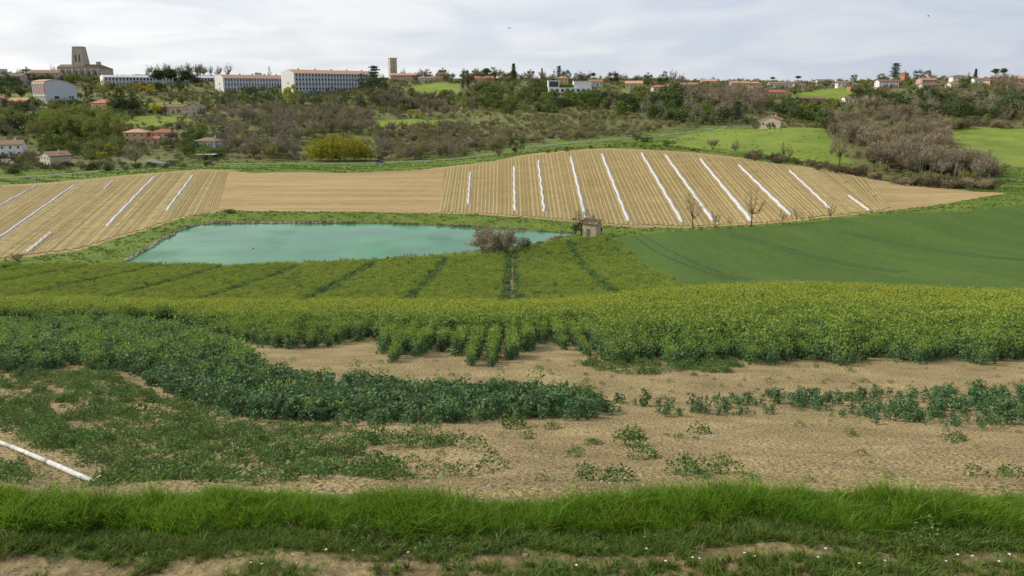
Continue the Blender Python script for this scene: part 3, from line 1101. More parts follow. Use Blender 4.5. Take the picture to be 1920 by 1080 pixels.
SOILP = [tuple(q) for q in SOIL]
for (ya, yb, dens, big) in ((18.0, 27, 16.0, 0), (27, 36, 13.0, 0), (36, 62, 4.4, 1), (62, 84, 1.0, 1), (84, 176, 3.0, 1)):
    x, y, z, qx, qy = sample(ya, yb, dens, seed=int(ya))
    rr = RNG.uniform(size=len(x))
    row = np.round((x + .22 * np.sin(y * .05)) / ROW) * ROW
    x = row + RNG.normal(0, .075 if ya < 27 else .10, len(x))
    z = ground(x, y)
    qx, qy = pix(x, y, z)
    lim = np.interp(qx, edge_x, edge_y, left=-1) + 6 * np.sin(qx * .045) * (qx > 1080)
    inside = qy < lim
    # the field's front runs in fingers, row by row
    fing = (qx > 560) & (qx < 1120)
    rowend = 16 * np.sin(row * 7.9) + 9 * np.sin(row * 17.3)
    inside &= ~(fing & (qy > lim - 14 + rowend * .7))
    inside &= ~((np.abs(qx - 948) < 7) & (qy > 590) & (y < 50))     # the lane that opens towards the camera
    inside |= (qx < 300) & (qy < 612)
    inside &= inpoly(x, y, SOILP)
    td = tram_d(x)
    tram = (td < np.where(np.abs(x) < 4, 1.35, .95)) & (y > 60)
    nn = noise2(x, y, .09, 3) * .55 + noise2(x, y, .5, 5) * .45
    pf = np.clip(0.3 + 1.1 * nn, 0, 1)                   # share of flowering plants
    pf = np.where((y < 31), pf * np.clip((y - 23) / 8, 0.05, 1), pf)
    pf = np.where((qx > 1080) & (y < 50) & (np.abs(qy - 560 - (qx - 1300) * .01) < 9), pf * .2, pf)
    pf = np.where((y < 52) & (qx < 260), pf * .35, pf)
    pf = np.where((y > 84) & (np.abs(noise2(x, y, .045, 9) - .5) < .06), pf * .35, pf)
    pf = np.where((y > 84) & (x > 12 + (y - 100) * .07) & (y < 150), pf * .75, pf)
    hi = rr < pf
    keep = inside & ~(tram & (np.abs(td - .9) < .2)) & ~(tram & (np.abs(x) < 4) & (np.round(row / ROW) % 2 == 0))
    if big:
        idx = np.where(tram & (rr < .62), 22 + RNG.integers(0, 4, len(x)), np.where(hi & ~tram, 14 + RNG.integers(0, 4, len(x)), 18 + RNG.integers(0, 4, len(x))))
        s = RNG.uniform(.8, 1.1, len(x)) * np.where(tram, .85, 1)
    else:
        idx = np.where(hi, RNG.integers(0, 5, len(x)), np.where(rr < .75, 5 + RNG.integers(0, 4, len(x)), 9 + RNG.integers(0, 5, len(x))))
        front = np.clip((lim - qy) / 22, 0, 1)
        tip = fing & (qy > lim - 46)
        x = np.where(tip, row + (x - row) * .45, x)
        z = ground(x, y)
        s = RNG.uniform(.75, 1.12, len(x)) * np.where(qx > 290, .55 + .45 * front, 1) * np.where(tip, .72, 1)
    emit(x[keep], y[keep], z[keep], s[keep], idx[keep])
PT, SCL, IDX = np.concatenate(PT), np.concatenate(SCL), np.concatenate(IDX)
scatter('rapeseed_crop', PT, RNG.uniform(0, 6.28, len(PT)), SCL, IDX, PROT, label='flowering yellow-green rapeseed crop on the slope above the pond', cat='crop')
print('rape', len(PT))

# --- near belt: dark leafy rape without flowers
PT, SCL, IDX = [], [], []
x, y, z, qx, qy = sample(12.5, 58, 20.0, seed=77)
nn = noise2(x, y, .8, 2) * .5 + noise2(x, y, 2.3, 6) * .5
edge = polydist(qx, qy, NEAR_BELT)
keep = inpoly(qx, qy, NEAR_BELT) & (nn + np.clip(edge / 40, 0, .6) > .33) & (RNG.uniform(size=len(x)) < np.where(y > 30, .55, np.where(edge < 8, .5, 1)))
s = RNG.uniform(.42, .84, len(x)) * (.55 + .45 * np.clip(edge / 14, 0, 1)) * np.where(qy > 700, .84, 1) * (.8 + .35 * nn)
idx = np.where(RNG.uniform(size=len(x)) < np.where(y > 22, .3, .06), 5 + RNG.integers(0, 4, len(x)), 9 + RNG.integers(0, 5, len(x)))
emit(x[keep], y[keep], z[keep], s[keep], idx[keep])
x, y, z, qx, qy = sample(12.5, 20, 17.0, seed=78)
nn = noise2(x, y, 1.1, 4) * .5 + noise2(x, y, 3.3, 8) * .5
edge = polydist(qx, qy, THIN_BELT)
keep = inpoly(qx, qy, THIN_BELT) & (nn + np.clip((qx - 1500) / 1400, -.08, .2) + np.clip((770 - qy) / 260, -.15, .12) > .49) & (noise2(x, y, 6.3, 22) > .24)
s = RNG.uniform(.24, .5, len(x)) * (.6 + .7 * nn) * np.where(qx > 1600, .92, .8) * (.6 + .7 * noise2(x, y, 5.1, 21)) * (.7 + .3 * np.clip(edge / 12, 0, 1))
emit(x[keep], y[keep], z[keep], s[keep], 9 + RNG.integers(0, 5, keep.sum()))
PT, SCL, IDX = np.concatenate(PT), np.concatenate(SCL), np.concatenate(IDX)
scatter('leafy_rape', PT, RNG.uniform(0, 6.28, len(PT)), SCL, IDX, PROT, label='belt of dark green leafy rape plants across the bare soil', cat='crop')
print('belt', len(PT))

# --- low weeds in rows on the left and specks of weeds elsewhere
weeds = [low_plant(70 + i, h=.12 + .03 * i, r=.12 + .02 * i, leaf=.017 + .0015 * i) for i in range(6)]
PT, SCL, IDX = [], [], []
x, y, z, qx, qy = sample(5.85, 24.5, 32.0, seed=90)
nn = noise2(x, y, 1.0, 1) * .22 + noise2(x, y, 3.4, 7) * .38 + noise2(x, y, 8.3, 17) * .4
keep = inpoly(qx, qy, LOW_LEFT) & (nn + .06 * np.sin((y + .12 * x) * 6.0) - np.clip((qx - 350) / 2400, 0, .3) > .505)
pipe_d = polydist(x, y, [PIPE_A, PIPE_B])
keep |= inpoly(qx, qy, LOW_LEFT) & (RNG.uniform(size=len(x)) < np.where(qx < 420, .13, .05))
keep &= pipe_d > .3
emit(x[keep], y[keep], z[keep], RNG.uniform(.45, 1.05, keep.sum()) * (.7 + .6 * nn[keep]), RNG.integers(0, 6, keep.sum()))
keep = (qy < 925) & (qy > 690) & (RNG.uniform(size=len(x)) < .022) & (nn > .45)
emit(x[keep], y[keep], z[keep], RNG.uniform(.25, .75, keep.sum()), RNG.integers(0, 6, keep.sum()))
x, y, z, qx, qy = sample(18, 26, 14.0, seed=91)
nn = noise2(x, y, 1.0, 11) * .5 + noise2(x, y, 3.0, 12) * .5
keep = inpoly(qx, qy, [(1030, 640), (1080, 652), (1200, 682), (1390, 684), (1370, 700), (1160, 702), (1100, 690), (1050, 668)]) & (nn > .42)
emit(x[keep], y[keep], z[keep], RNG.uniform(.8, 1.5, keep.sum()), RNG.integers(0, 6, keep.sum()))
keep = (qy < 740) & (qy > 665) & (RNG.uniform(size=len(x)) < .04)
emit(x[keep], y[keep], z[keep], RNG.uniform(.3, .7, keep.sum()), RNG.integers(0, 6, keep.sum()))
PT, SCL, IDX = np.concatenate(PT), np.concatenate(SCL), np.concatenate(IDX)
scatter('low_weeds', PT, RNG.uniform(0, 6.28, len(PT)), SCL, IDX, weeds, label='low green weeds in patches on the bare soil', cat='weeds')
print('weeds', len(PT))

# --- single weed plants that stand alone on the bare soil
lone = [(1175, 823, 1.5, 'weed tuft left end of the trio of weeds on bare soil'), (1192, 836, 1.7, 'largest weed tuft in the middle of the trio on bare soil'),
        (1213, 858, 1.2, 'weed tuft at the lower right of the trio on bare soil'), (1278, 886, 1.3, 'dark green spreading weed near the grass verge, right of centre'),
        (1302, 897, 1.0, 'small weed touching the spreading weed near the grass verge'), (1366, 888, 1.0, 'compact green weed alone near the verge, right of centre'),
        (1113, 830, .7, 'small pale weed left of the trio on bare soil'), (1096, 901, .9, 'low weed just above the verge near picture centre'),
        (962, 803, 1.7, 'weed standing in front of the leafy belt near picture centre'), (1041, 803, .8, 'little weed in front of the right part of the leafy belt'),
        (990, 822, .9, 'little weed on soil below the leafy belt near centre'), (1310, 813, 1.1, 'thin weed on bare soil below the sparse belt'),
        (1600, 818, .9, 'single weed on bare soil below the sparse right belt'), (1795, 826, 1.3, 'weed clump on soil at right below the sparse belt'),
        (1150, 915, 1.0, 'weed half hidden by the verge grass near centre'), (1075, 856, .7, 'faint weed on soil left of the trio'),
        (1900, 893, .9, 'weed near the right picture edge above the verge')]
for k, (px, py, sc, lb) in enumerate(lone):
    x_, y_ = G(px, py, 7, 20)
    t_ = tag(link('weed_plant', None, loc=(x_, y_, gz(x_, y_)), rz=k * 1.7, scale=sc * .85), lb, 'weed', 'lone weeds on the bare soil')
    link('leaves', weeds[k % 6], t_)
    link('leaves', weeds[(k + 2) % 6], t_, (.1, .05, 0), 2)

# --- clods and stones on the bare soil
clods = [lump(100 + i, 1, 'clod') for i in range(4)] + [lump(110 + i, 1, 'stone') for i in range(3)]
x, y, z, qx, qy = sample(5.8, 26, 85.0, seed=95)
keep = (RNG.uniform(size=len(x)) < np.clip(12 / y, .3, 1))
k = keep.sum()
big_ = RNG.uniform(size=k)
scatter('soil_clods', np.column_stack([x, y, z])[keep], RNG.uniform(0, 6.28, k), np.where(big_ > .992, RNG.uniform(.02, .045, k), RNG.uniform(.007, .022, k)),
        np.where(big_ > .93, 4 + RNG.integers(0, 3, k), RNG.integers(0, 4, k)), clods, label='clods and pale pebbles on the bare soil', cat='clods')
x, y, z = RNG.uniform(-5.5, 5.5, 5200), RNG.uniform(3.4, 5.15, 5200), None
z = ground(x, y)
scatter('track_gravel', np.column_stack([x, y, z]), RNG.uniform(0, 6.28, 5200), RNG.uniform(.003, .011, 5200) * np.where(RNG.uniform(size=5200) > .97, 2.2, 1), RNG.integers(0, 7, 5200), clods,
        label='small stones and crumbs on the dirt track', cat='gravel')

# --- verge grass
long_t = [tuft(200 + i, 30, .24 + .03 * (i % 3), .05 + .012 * (i % 2), .45 + .12 * (i % 3), .0036 + .0009 * (i % 3)) for i in range(5)]
short_t = [tuft(220 + i, 26, .10, .05, .7, .0042, 'grass_short') for i in range(4)]
dry_t = [tuft(240 + i, 22, .22, .05, .7, .0045, 'dry_grass') for i in range(2)]
k = 7500
x, y = RNG.uniform(-6.0, 6.0, k), RNG.uniform(4.78, 5.66, k)
z = ground(x, y)
ne = noise2(x, y, 1.3, 2) * .4 + noise2(x, y, 5, 3) * .6
front = 4.93 + .06 * np.sin(x * 1.7) + .05 * np.sin(x * 4.3 + 1)
keep = (y > front - .12 * RNG.uniform(size=k)) & (RNG.uniform(size=k) > .15)
hgt = np.clip((y - front) / .32, .25, 1) * (.44 + .40 * ne)
hgt *= np.where(y > 5.6, .7, 1)
patch = np.exp(-(((x - 2.55) / .55) ** 2 + ((y - 5.42) / .07) ** 2))
dry = RNG.uniform(size=k) < (.03 + .6 * patch)
idx = np.where(dry, 9 + RNG.integers(0, 2, k), np.where(hgt < .42, 5 + RNG.integers(0, 4, k), RNG.integers(0, 5, k)))
hgt = np.where(idx >= 5, np.maximum(hgt, .6), hgt) * np.where(dry, .55, 1)
scatter('verge_grass', np.column_stack([x, y, z])[keep], RNG.uniform(0, 6.28, keep.sum()), hgt[keep], idx[keep], long_t + short_t + dry_t,
        label='tall bright green grass verge along the dirt track', cat='grass')
k = 7200
x, y = RNG.uniform(-5.6, 5.6, k), RNG.uniform(3.5, 5.1, k)
z = ground(x, y)
ne = noise2(x, y, 1.2, 5) * .5 + noise2(x, y, 3.7, 8) * .5
band = np.where(y < 4.74 + .04 * np.sin(x * 2.1), np.clip((x + 2.2) / 1.8, 0, 1) * .45, 0) + np.where(y > 4.90, .35, 0)
keep = (ne * .7 + band > .55) & (RNG.uniform(size=k) < .9)
scatter('track_grass', np.column_stack([x, y, z])[keep], RNG.uniform(0, 6.28, keep.sum()), RNG.uniform(.35, .95, keep.sum()), RNG.integers(0, 4, keep.sum()), short_t,
        label='short worn grass growing in the dirt track', cat='grass')
k = 110
x, y = RNG.uniform(-5.6, 5.6, k), RNG.uniform(4.85, 5.5, k)
scatter('verge_weeds', np.column_stack([x, y, ground(x, y)]), RNG.uniform(0, 6.28, k), RNG.uniform(.25, .6, k), RNG.integers(0, 6, k), weeds, label='broad-leaved weeds mixed into the verge grass', cat='weeds')
# weed strip at the back of the verge where soil meets grass
# --- daisies
mb = MB()
for k in range(9):
    a = k * 2 * math.pi / 9
    ca, sa = math.cos(a), math.sin(a)
    mb.add([(ca * .003, sa * .003, .062), (ca * .008 - sa * .0034, sa * .008 + ca * .0034, .064), (ca * .0125, sa * .0125, .066), (ca * .008 + sa * .0034, sa * .008 - ca * .0034, .064)], [(0, 1, 2, 3)], 0)
mb.lathe((0, 0, .061), [(.0036, 0), (.0036, .003), (.002, .0045)], 8, 1)
mb.tube([(0, 0, 0), (.002, .001, .03), (0, 0, .062)], [.0009, .0008, .0008], 4, 2)
me_d = mb.mesh('daisy', ['daisy_white', 'daisy_heart', 'grass_short'])
dz = []
while len(dz) < 22:
    px_, py_ = random.uniform(380, 1915), random.uniform(1046, 1079)
    if random.random() < .35 + .5 * (px_ > 1150):
        dz.append(G(px_, py_, 3.4, 5.2))
for q in ((186, 914), (198, 914), (1138, 923), (1155, 924), (1168, 921), (1194, 923)):
    dz.append(G(q[0], q[1] + 18, 5.2, 6.6))
for k, (x_, y_) in enumerate(dz):
    tall = 2.8 if y_ > 5.15 else random.uniform(.9, 1.3)
    o_ = tag(link('daisy', me_d, loc=(x_, y_, gz(x_, y_)), rz=random.uniform(0, 6), scale=(.8, .8, tall)),
             'small white daisy in the grass along the back of the verge' if y_ > 5.15 else 'small white daisy in the short grass of the track', 'daisy',
             'daisies at the back of the verge' if y_ > 5.15 else 'daisies in the track grass')
    o_.rotation_euler = (random.uniform(0, .35), random.uniform(-.25, .25), random.uniform(0, 6))

# --- grass on the pond banks and field margins (tufts large enough to break the sheet)
bank_t = [tuft(260 + i, 30, .55, .28, .5, .03, 'pasture_blade' if False else 'grass_short') for i in range(3)]
reed_t = [tuft(270 + i, 26, 1.0, .22, .35, .03, 'reed') for i in range(3)]
pp = []
for (x0, y0), (x1, y1) in zip(POND, POND[1:] + POND[:1]):
    L = math.hypot(x1 - x0, y1 - y0)
    far_side = (y0 > 172)
    for _ in range(int(L * (9 if far_side else 2.0))):
        q = random.random()
        pp.append((x0 + (x1 - x0) * q + random.gauss(0, .25), y0 + (y1 - y0) * q + random.gauss(0.1, .25), far_side))
pp = np.array(pp)
z = ground(pp[:, 0], pp[:, 1]) - .1
scatter('dry_reeds', np.column_stack([pp[:, :2], z]), RNG.uniform(0, 6.28, len(pp)), RNG.uniform(.35, .95, len(pp)) * np.where(noise2(pp[:, 0], pp[:, 1], .25, 4) > .5, 1, .5), RNG.integers(0, 3, len(pp)), reed_t,
        label='dry straw-coloured reeds along the pond shore', cat='reeds')
pp = []
for (x0, y0), (x1, y1) in zip(POND, POND[1:] + POND[:1]):
    if x0 < -42 and y0 > 147:
        for _ in range(16):
            q = random.random()
            pp.append((x0 + (x1 - x0) * q + random.gauss(0, .3), y0 + (y1 - y0) * q + random.gauss(0, .3)))
pp = np.array(pp)
scatter('shore_stones', np.column_stack([pp, np.full(len(pp), CZ - 31.42)]), RNG.uniform(0, 6.28, len(pp)), RNG.uniform(.15, .42, len(pp)), 4 + RNG.integers(0, 3, len(pp)), clods,
        label='grey stones lining the left pond shore', cat='stones')
mat('bank_blade', [(0.3, (0.10, 0.17, 0.025)), (0.7, (0.19, 0.245, 0.045))], scale=.3, rnd=0.3, translucent=.3)
bank_t = [tuft(260 + i, 26, .5, .3, .5, .035, 'bank_blade') for i in range(3)]
x, y, z, qx, qy = sample(138, 260, 1.1, seed=99)
nn = noise2(x, y, .4, 3)
own = ~inpoly(x, y, POND) & ~inpoly(x, y, FIELD) & ~inpoly(x, y, WHEAT) & ~inpoly(x, y, SOIL)
keep = own & (nn > .4)
scatter('bank_grass', np.column_stack([x, y, z])[keep], RNG.uniform(0, 6.28, keep.sum()), RNG.uniform(.3, .8, keep.sum()), RNG.integers(0, 3, keep.sum()), bank_t,
        label='rough green grass on the pond banks and field margins', cat='grass')
x, y, z, qx, qy = sample(255, 475, .5, seed=101)
keep = ~inpoly(x, y, FIELD) & ~inpoly(x, y, WHEAT) & ~inpoly(x, y, HILL) & (noise2(x, y, .22, 6) * .6 + noise2(x, y, .06, 2) * .4 > .5) & (np.abs(x) < 300)
rd_ = np.min(np.hypot(x[:, None] - np.array([q[0] for q in ROAD])[None, ::2], y[:, None] - np.array([q[1] for q in ROAD])[None, ::2]), axis=1)
keep &= (rd_ > 4.5) & (~inpoly(x, y, MEADOW_HILL) | (RNG.uniform(size=len(x)) < .12))
scatter('margin_grass', np.column_stack([x, y, z])[keep], RNG.uniform(0, 6.28, keep.sum()), RNG.uniform(.5, 1.2, keep.sum()), RNG.integers(0, 3, keep.sum()), bank_t,
        label='rough grass along the road verges and the meadow hill', cat='grass')
# --- irrigation pipe
pa, pb = G(-60, 812, 6, 14), G(178, 909, 5.7, 12)
pl = [(pa[0] + (pb[0] - pa[0]) * q, pa[1] + (pb[1] - pa[1]) * q) for q in np.linspace(0, 1, 9)]
pr = tag(link('irrigation_pipe', None, loc=(*pb, gz(*pb))), 'weathered white irrigation pipe lying on the soil at lower left', 'pipe')
off = Vector((*pb, gz(*pb)))
p3 = [Vector((x_, y_, gz(x_, y_) + .05)) for x_, y_ in pl]
p3[-1].z -= .02
p3 = [p3[0].lerp(p3[-1], i / 8) + Vector((0, 0, .03 * math.sin(i / 8 * 3.14))) for i in range(9)]
for i0, i1 in ((0, 4), (4, 6), (6, 8)):
    seg = [p3[i] - off for i in range(i0, i1 + 1)]
    seg = [seg[0].lerp(seg[-1], i / 4) for i in range(5)]
    r_ = .030 if i0 == 4 else .031
    MB().tube(seg, r_, 16).build('pipe_length', 'pvc', pr, smooth=True)
    d_ = (seg[-1] - seg[0]).normalized()
    MB().tube([seg[-1] - d_ * .05, seg[-1] + d_ * .03], .035, 16).build('coupling', 'brass' if i0 == 4 else 'pvc', pr, smooth=True)

# ------------------------------------------------------------------ trees
mat('bark_grey', [(0.3, (0.132, 0.114, 0.090)), (0.7, (0.276, 0.246, 0.204))], scale=3, rnd=.2)
mat('bark_brown', [(0.3, (0.075, 0.055, 0.038)), (0.7, (0.16, 0.12, 0.085))], scale=3, rnd=.2)
mat('bark_pale', [(0.3, (0.25, 0.235, 0.20)), (0.7, (0.40, 0.38, 0.33))], scale=2, rnd=.2)
mat('twig_grey', [(0.3, (0.205, 0.18, 0.125)), (0.7, (0.335, 0.30, 0.215))], scale=.8, rnd=.25)
mat('twig_brown', [(0.3, (0.22, 0.178, 0.108)), (0.7, (0.345, 0.285, 0.18))], scale=.8, rnd=.22)
mat('twig_rose', [(0.3, (0.225, 0.182, 0.122)), (0.7, (0.35, 0.292, 0.205))], scale=.8, rnd=.2)
mat('twig_olive', [(0.3, (0.192, 0.174, 0.072)), (0.7, (0.318, 0.288, 0.126))], scale=.8, rnd=.25)
mat('leaf_spring', [(0.3, (0.167, 0.201, 0.044)), (0.7, (0.270, 0.305, 0.069))], scale=.6, rnd=.22, translucent=.3)
mat('leaf_lime', [(0.3, (0.27, 0.30, 0.03)), (0.7, (0.42, 0.43, 0.055))], scale=.6, rnd=.15, translucent=.3)
mat('leaf_gold', [(0.3, (0.34, 0.28, 0.025)), (0.7, (0.46, 0.38, 0.045))], scale=.6, rnd=.12, translucent=.3)
mat('leaf_green', [(0.3, (0.084, 0.126, 0.026)), (0.7, (0.180, 0.234, 0.050))], scale=.6, rnd=.25, translucent=.2)
mat('leaf_dark', [(0.3, (0.050, 0.078, 0.024)), (0.7, (0.115, 0.155, 0.05))], scale=.6, rnd=.25, translucent=.1)
mat('leaf_blue', [(0.3, (0.040, 0.062, 0.036)), (0.7, (0.09, 0.12, 0.072))], scale=.6, rnd=.2, translucent=.1)
mat('leaf_grey', [(0.3, (0.10, 0.13, 0.075)), (0.7, (0.18, 0.21, 0.13))], scale=.6, rnd=.25, translucent=.2)
mat('blossom', [(0.3, (0.42, 0.38, 0.34)), (0.7, (0.66, 0.62, 0.57))], scale=.8, rnd=.15, translucent=.2)
mat('twig_bush', [(0.3, (0.27, 0.235, 0.145)), (0.7, (0.42, 0.37, 0.25))], scale=.8)
mat('judas', [(0.3, (0.11, 0.075, 0.085)), (0.7, (0.19, 0.13, 0.15))], scale=.8, rnd=.15)
mat('bamboo', [(0.3, (0.20, 0.20, 0.022)), (0.5, (0.34, 0.31, 0.03)), (0.7, (0.46, 0.40, 0.045))], scale=.35, rnd=.1, translucent=.25)
mat('hedge_brown', [(0.3, (0.075, 0.06, 0.03)), (0.7, (0.15, 0.12, 0.068))], scale=.6, rnd=.2)

PROTO = {}


def limbs(rng, h, trunk_h, r0, cr, ch, nl, spread=1.0, lean=0.0):
    """Trunk and limbs; returns MB and the limb tips and segments for the twigs."""
    mb = MB()
    bend = rng.normal(0, .03 * h, 2)
    top = Vector((bend[0] + lean, bend[1], trunk_h + .25 * (h - trunk_h)))
    mb.tube([(0, 0, -.6), (0, 0, 0), (bend[0] * .4, bend[1] * .4, trunk_h * .6), top], [r0 * 1.25, r0, r0 * .78, r0 * .5], 6)
    segs = []
    for i in range(nl):
        a = i * 2.4 + rng.uniform(-.5, .5)
        t = rng.uniform(.55, 1)
        st = Vector((bend[0] * t * .8, bend[1] * t * .8, trunk_h * (.55 + .5 * t)))
        q = rng.uniform(.35, 1) * spread
        zt = trunk_h + (h - trunk_h) * rng.uniform(.35, 1.0)
        en = Vector((math.cos(a) * cr * q + lean, math.sin(a) * cr * q, zt - .25 * (h - trunk_h) * (q / spread) ** 2))
        md = st.lerp(en, .5) + Vector((math.cos(a) * cr * .12, math.sin(a) * cr * .12, -.06 * h + rng.normal(0, .02 * h)))
        mb.tube([st, md, en], [r0 * .42, r0 * .26, r0 * .1], 5, cap=False)
        segs += [(st.lerp(md, .5), md), (md, en)]
        for k in range(3):
            b = md.lerp(en, rng.uniform(0, .8))
            d = Vector((rng.normal(0, 1), rng.normal(0, 1), rng.uniform(0, 1.1))).normalized() * (cr * rng.uniform(.3, .55))
            mb.tube([b, b + d * .5 + Vector((0, 0, .04 * h)), b + d], [r0 * .16, r0 * .11, r0 * .05], 4, cap=False)
            segs.append((b, b + d))
    return mb, segs


def twigs(rng, segs, n_, L, w, up=.5, out_c=None):
    k = rng.integers(0, len(segs), n_)
    a = np.array([segs[i][0] for i in k])
    b = np.array([segs[i][1] for i in k])
    t = rng.uniform(.1, 1.05, n_)[:, None]
    p = a + (b - a) * t + rng.normal(0, .1 * L, (n_, 3))
    d = (b - a) / (np.linalg.norm(b - a, axis=1)[:, None] + 1e-6) * .5 + rng.normal(0, .75, (n_, 3)) + np.array([0, 0, up])
    d /= np.linalg.norm(d, axis=1)[:, None]
    l_ = L * rng.uniform(.5, 1.3, n_)[:, None]
    e = np.cross(d, rng.normal(size=(n_, 3)))
    e /= np.linalg.norm(e, axis=1)[:, None]
    ww = w * rng.uniform(.6, 1.3, n_)[:, None]
    v = np.stack([p - e * ww, p + e * ww, p + d * l_], 1).reshape(-1, 3)
    return v, np.arange(n_ * 3).reshape(-1, 3)


def bare(name, seed, h, cr, bark, twig, n_=1500, trunk=.28, r0=None, nl=11, L=.8, w=.03, spread=1.0, lean=0.0, up=.5, leaf=None, nleaf=0):
    rng = np.random.default_rng(seed)
    mb, segs = limbs(rng, h, h * trunk, r0 or h * .018, cr, h, nl, spread, lean)
    tr = mb.mesh('trunk', bark, smooth=True)
    v, f = twigs(rng, segs, n_, L, w, up)
    if leaf:
        k = rng.integers(0, len(v) // 3, nleaf)
        c = v[k * 3 + 2] + rng.normal(0, .25, (nleaf, 3))
        v2, f2 = leafcloud(rng, c, .22, .2, 1.3)
        v2 = v2.reshape(-1, 4, 3)
        t3 = v2[:, (0, 1, 2, 0, 2, 3)].reshape(-1, 3)
        f3 = np.arange(len(t3)).reshape(-1, 3) + len(v)
        me = tri_mesh('crown', np.concatenate([v, t3]), np.concatenate([f, f3]), [twig, leaf], [0] * len(f) + [1] * len(f3))
    else:
        me = tri_mesh('crown', v, f, twig)
    PROTO[name] = (tr, me, h)


def leafy(name, seed, h, cr, bark, leaf, trunk=.22, clumps=26, per=70, ls=.34, shape='round', r0=None, flat=1.0):
    rng = np.random.default_rng(seed)
    z0 = h * trunk
    ch = h - z0
    mb, segs = limbs(rng, h * .92, z0, r0 or h * .022, cr * .75, h, 8)
    tr = mb.mesh('trunk', bark, smooth=True)
    cs = []
    while len(cs) < clumps:
        p = rng.uniform(-1, 1, 3)
        rr = np.linalg.norm(p)
        if .25 < rr < 1:
            p = p / rr * rr ** .5
            if shape == 'cone' and math.hypot(p[0], p[1]) > .55 * (1 - p[2]) + .06:
                continue
            if shape == 'spindle' and math.hypot(p[0], p[1]) > .9 * (1 - abs(p[2] + .15) ** 1.6):
                continue
            cs.append((p[0] * cr, p[1] * cr, z0 + ch * .5 + p[2] * ch * .46))
    cs = np.array(cs)
    sz = cr * (.34 if shape == 'round' else .26) * rng.uniform(.7, 1.3, clumps)
    k = np.repeat(np.arange(clumps), per)
    g = rng.normal(size=(len(k), 3))
    g = g / np.linalg.norm(g, axis=1)[:, None] * rng.uniform(.35, 1.0, len(k))[:, None] ** .5
    c = cs[k] + g * sz[k][:, None] * np.array([1, 1, .8 * flat])
    c[:, 2] = np.maximum(c[:, 2], .05)
    v, f = leafcloud(rng, c, ls, .35, 1.3)
    PROTO[name] = (tr, tri_mesh('crown', v, f, leaf), h)


def plated(name, seed, h, cr, levels, leaf, umbrella=False, droop=.0, trunk=.12, per=150, ls=.3, expo=.5, var=(.4, 1.15)):
    """Cedars and pines: flat layers of foliage on level branches."""
    rng = np.random.default_rng(seed)
    mb = MB()
    mb.tube([(0, 0, -.6), (0, 0, 0), (.1, .05, h * .5), (0.05, 0, h * .97)], [h * .03, h * .026, h * .018, h * .004], 7)
    C = []
    for i in range(levels):
        t = i / max(1, levels - 1)
        if umbrella:
            z, r_, nb = h * (.68 + .27 * t), cr * (1 - .55 * t ** 2), 9
        else:
            z, r_, nb = h * (trunk + (1 - trunk) * t * .98), cr * (1 - t * .9) ** expo * rng.uniform(.7, 1.1) + .05 * cr, 6
        for b in range(nb):
            a = b * 2 * math.pi / nb + i * .7 + rng.uniform(-.3, .3)
            rr = r_ * rng.uniform(*var)
            e = Vector((math.cos(a) * rr, math.sin(a) * rr, z + (rr * .18 if umbrella else -droop * rr)))
            mb.tube([(0, 0, z - (.12 * h if umbrella else 0)), e * .5 + Vector((0, 0, z * .5 + .0)), e], [h * .007, h * .005, h * .002], 4, cap=False)
            q = rng.uniform(.25 if not umbrella else .1, 1.05, per // nb)
            s_ = rng.normal(0, .2 * cr, (per // nb, 2)) * (0.4 + q[:, None] * .6)
            C.append(np.column_stack([e.x * q + s_[:, 0], e.y * q + s_[:, 1], (z + (e.z - z) * q) + rng.normal(0, .03 * h if umbrella else .022 * h, per // nb)]))
    v, f = leafcloud(rng, np.concatenate(C), ls, .25, 1.5)
    PROTO[name] = (mb.mesh('trunk', 'bark_brown', smooth=True), tri_mesh('crown', v, f, leaf), h)


def bush(name, seed, h, r, leaf, k=900, ls=.22, lobes=7, twig=False):
    rng = np.random.default_rng(seed)
    mb = MB()
    segs = []
    for i in range(7):
        a = i * 2.4
        e = Vector((math.cos(a) * r * .6, math.sin(a) * r * .6, h * rng.uniform(.55, .95)))
        mb.tube([(0, 0, -.3), e * .5 + Vector((0, 0, .1 * h)), e], [.05 * h * .3 + .02, .03, .012], 4, cap=False)
        segs.append((e * .2, e))
        for _ in range(3):
            d = Vector((rng.normal(0, .4 * r), rng.normal(0, .4 * r), rng.uniform(0, .35) * h))
            segs.append((e * .5, e * .6 + d))
    st = mb.mesh('trunk', 'bark_brown')
    if twig:
        v, f = twigs(rng, segs, k, .35 * h * .6, .02, .6)
    else:
        cs = np.column_stack([rng.normal(0, .45 * r, lobes), rng.normal(0, .45 * r, lobes), rng.uniform(.3, .68, lobes) * h])
        q = rng.integers(0, lobes, k)
        g = rng.normal(size=(k, 3))
        g /= np.linalg.norm(g, axis=1)[:, None]
        c = cs[q] + g * rng.uniform(.5, 1, k)[:, None] ** .5 * np.array([r * .5, r * .5, h * .33])
        c[:, 2] = np.abs(c[:, 2])
        v, f = leafcloud(rng, c, ls, .35, 1.3)
    PROTO[name] = (st, tri_mesh('crown', v, f, leaf), h)


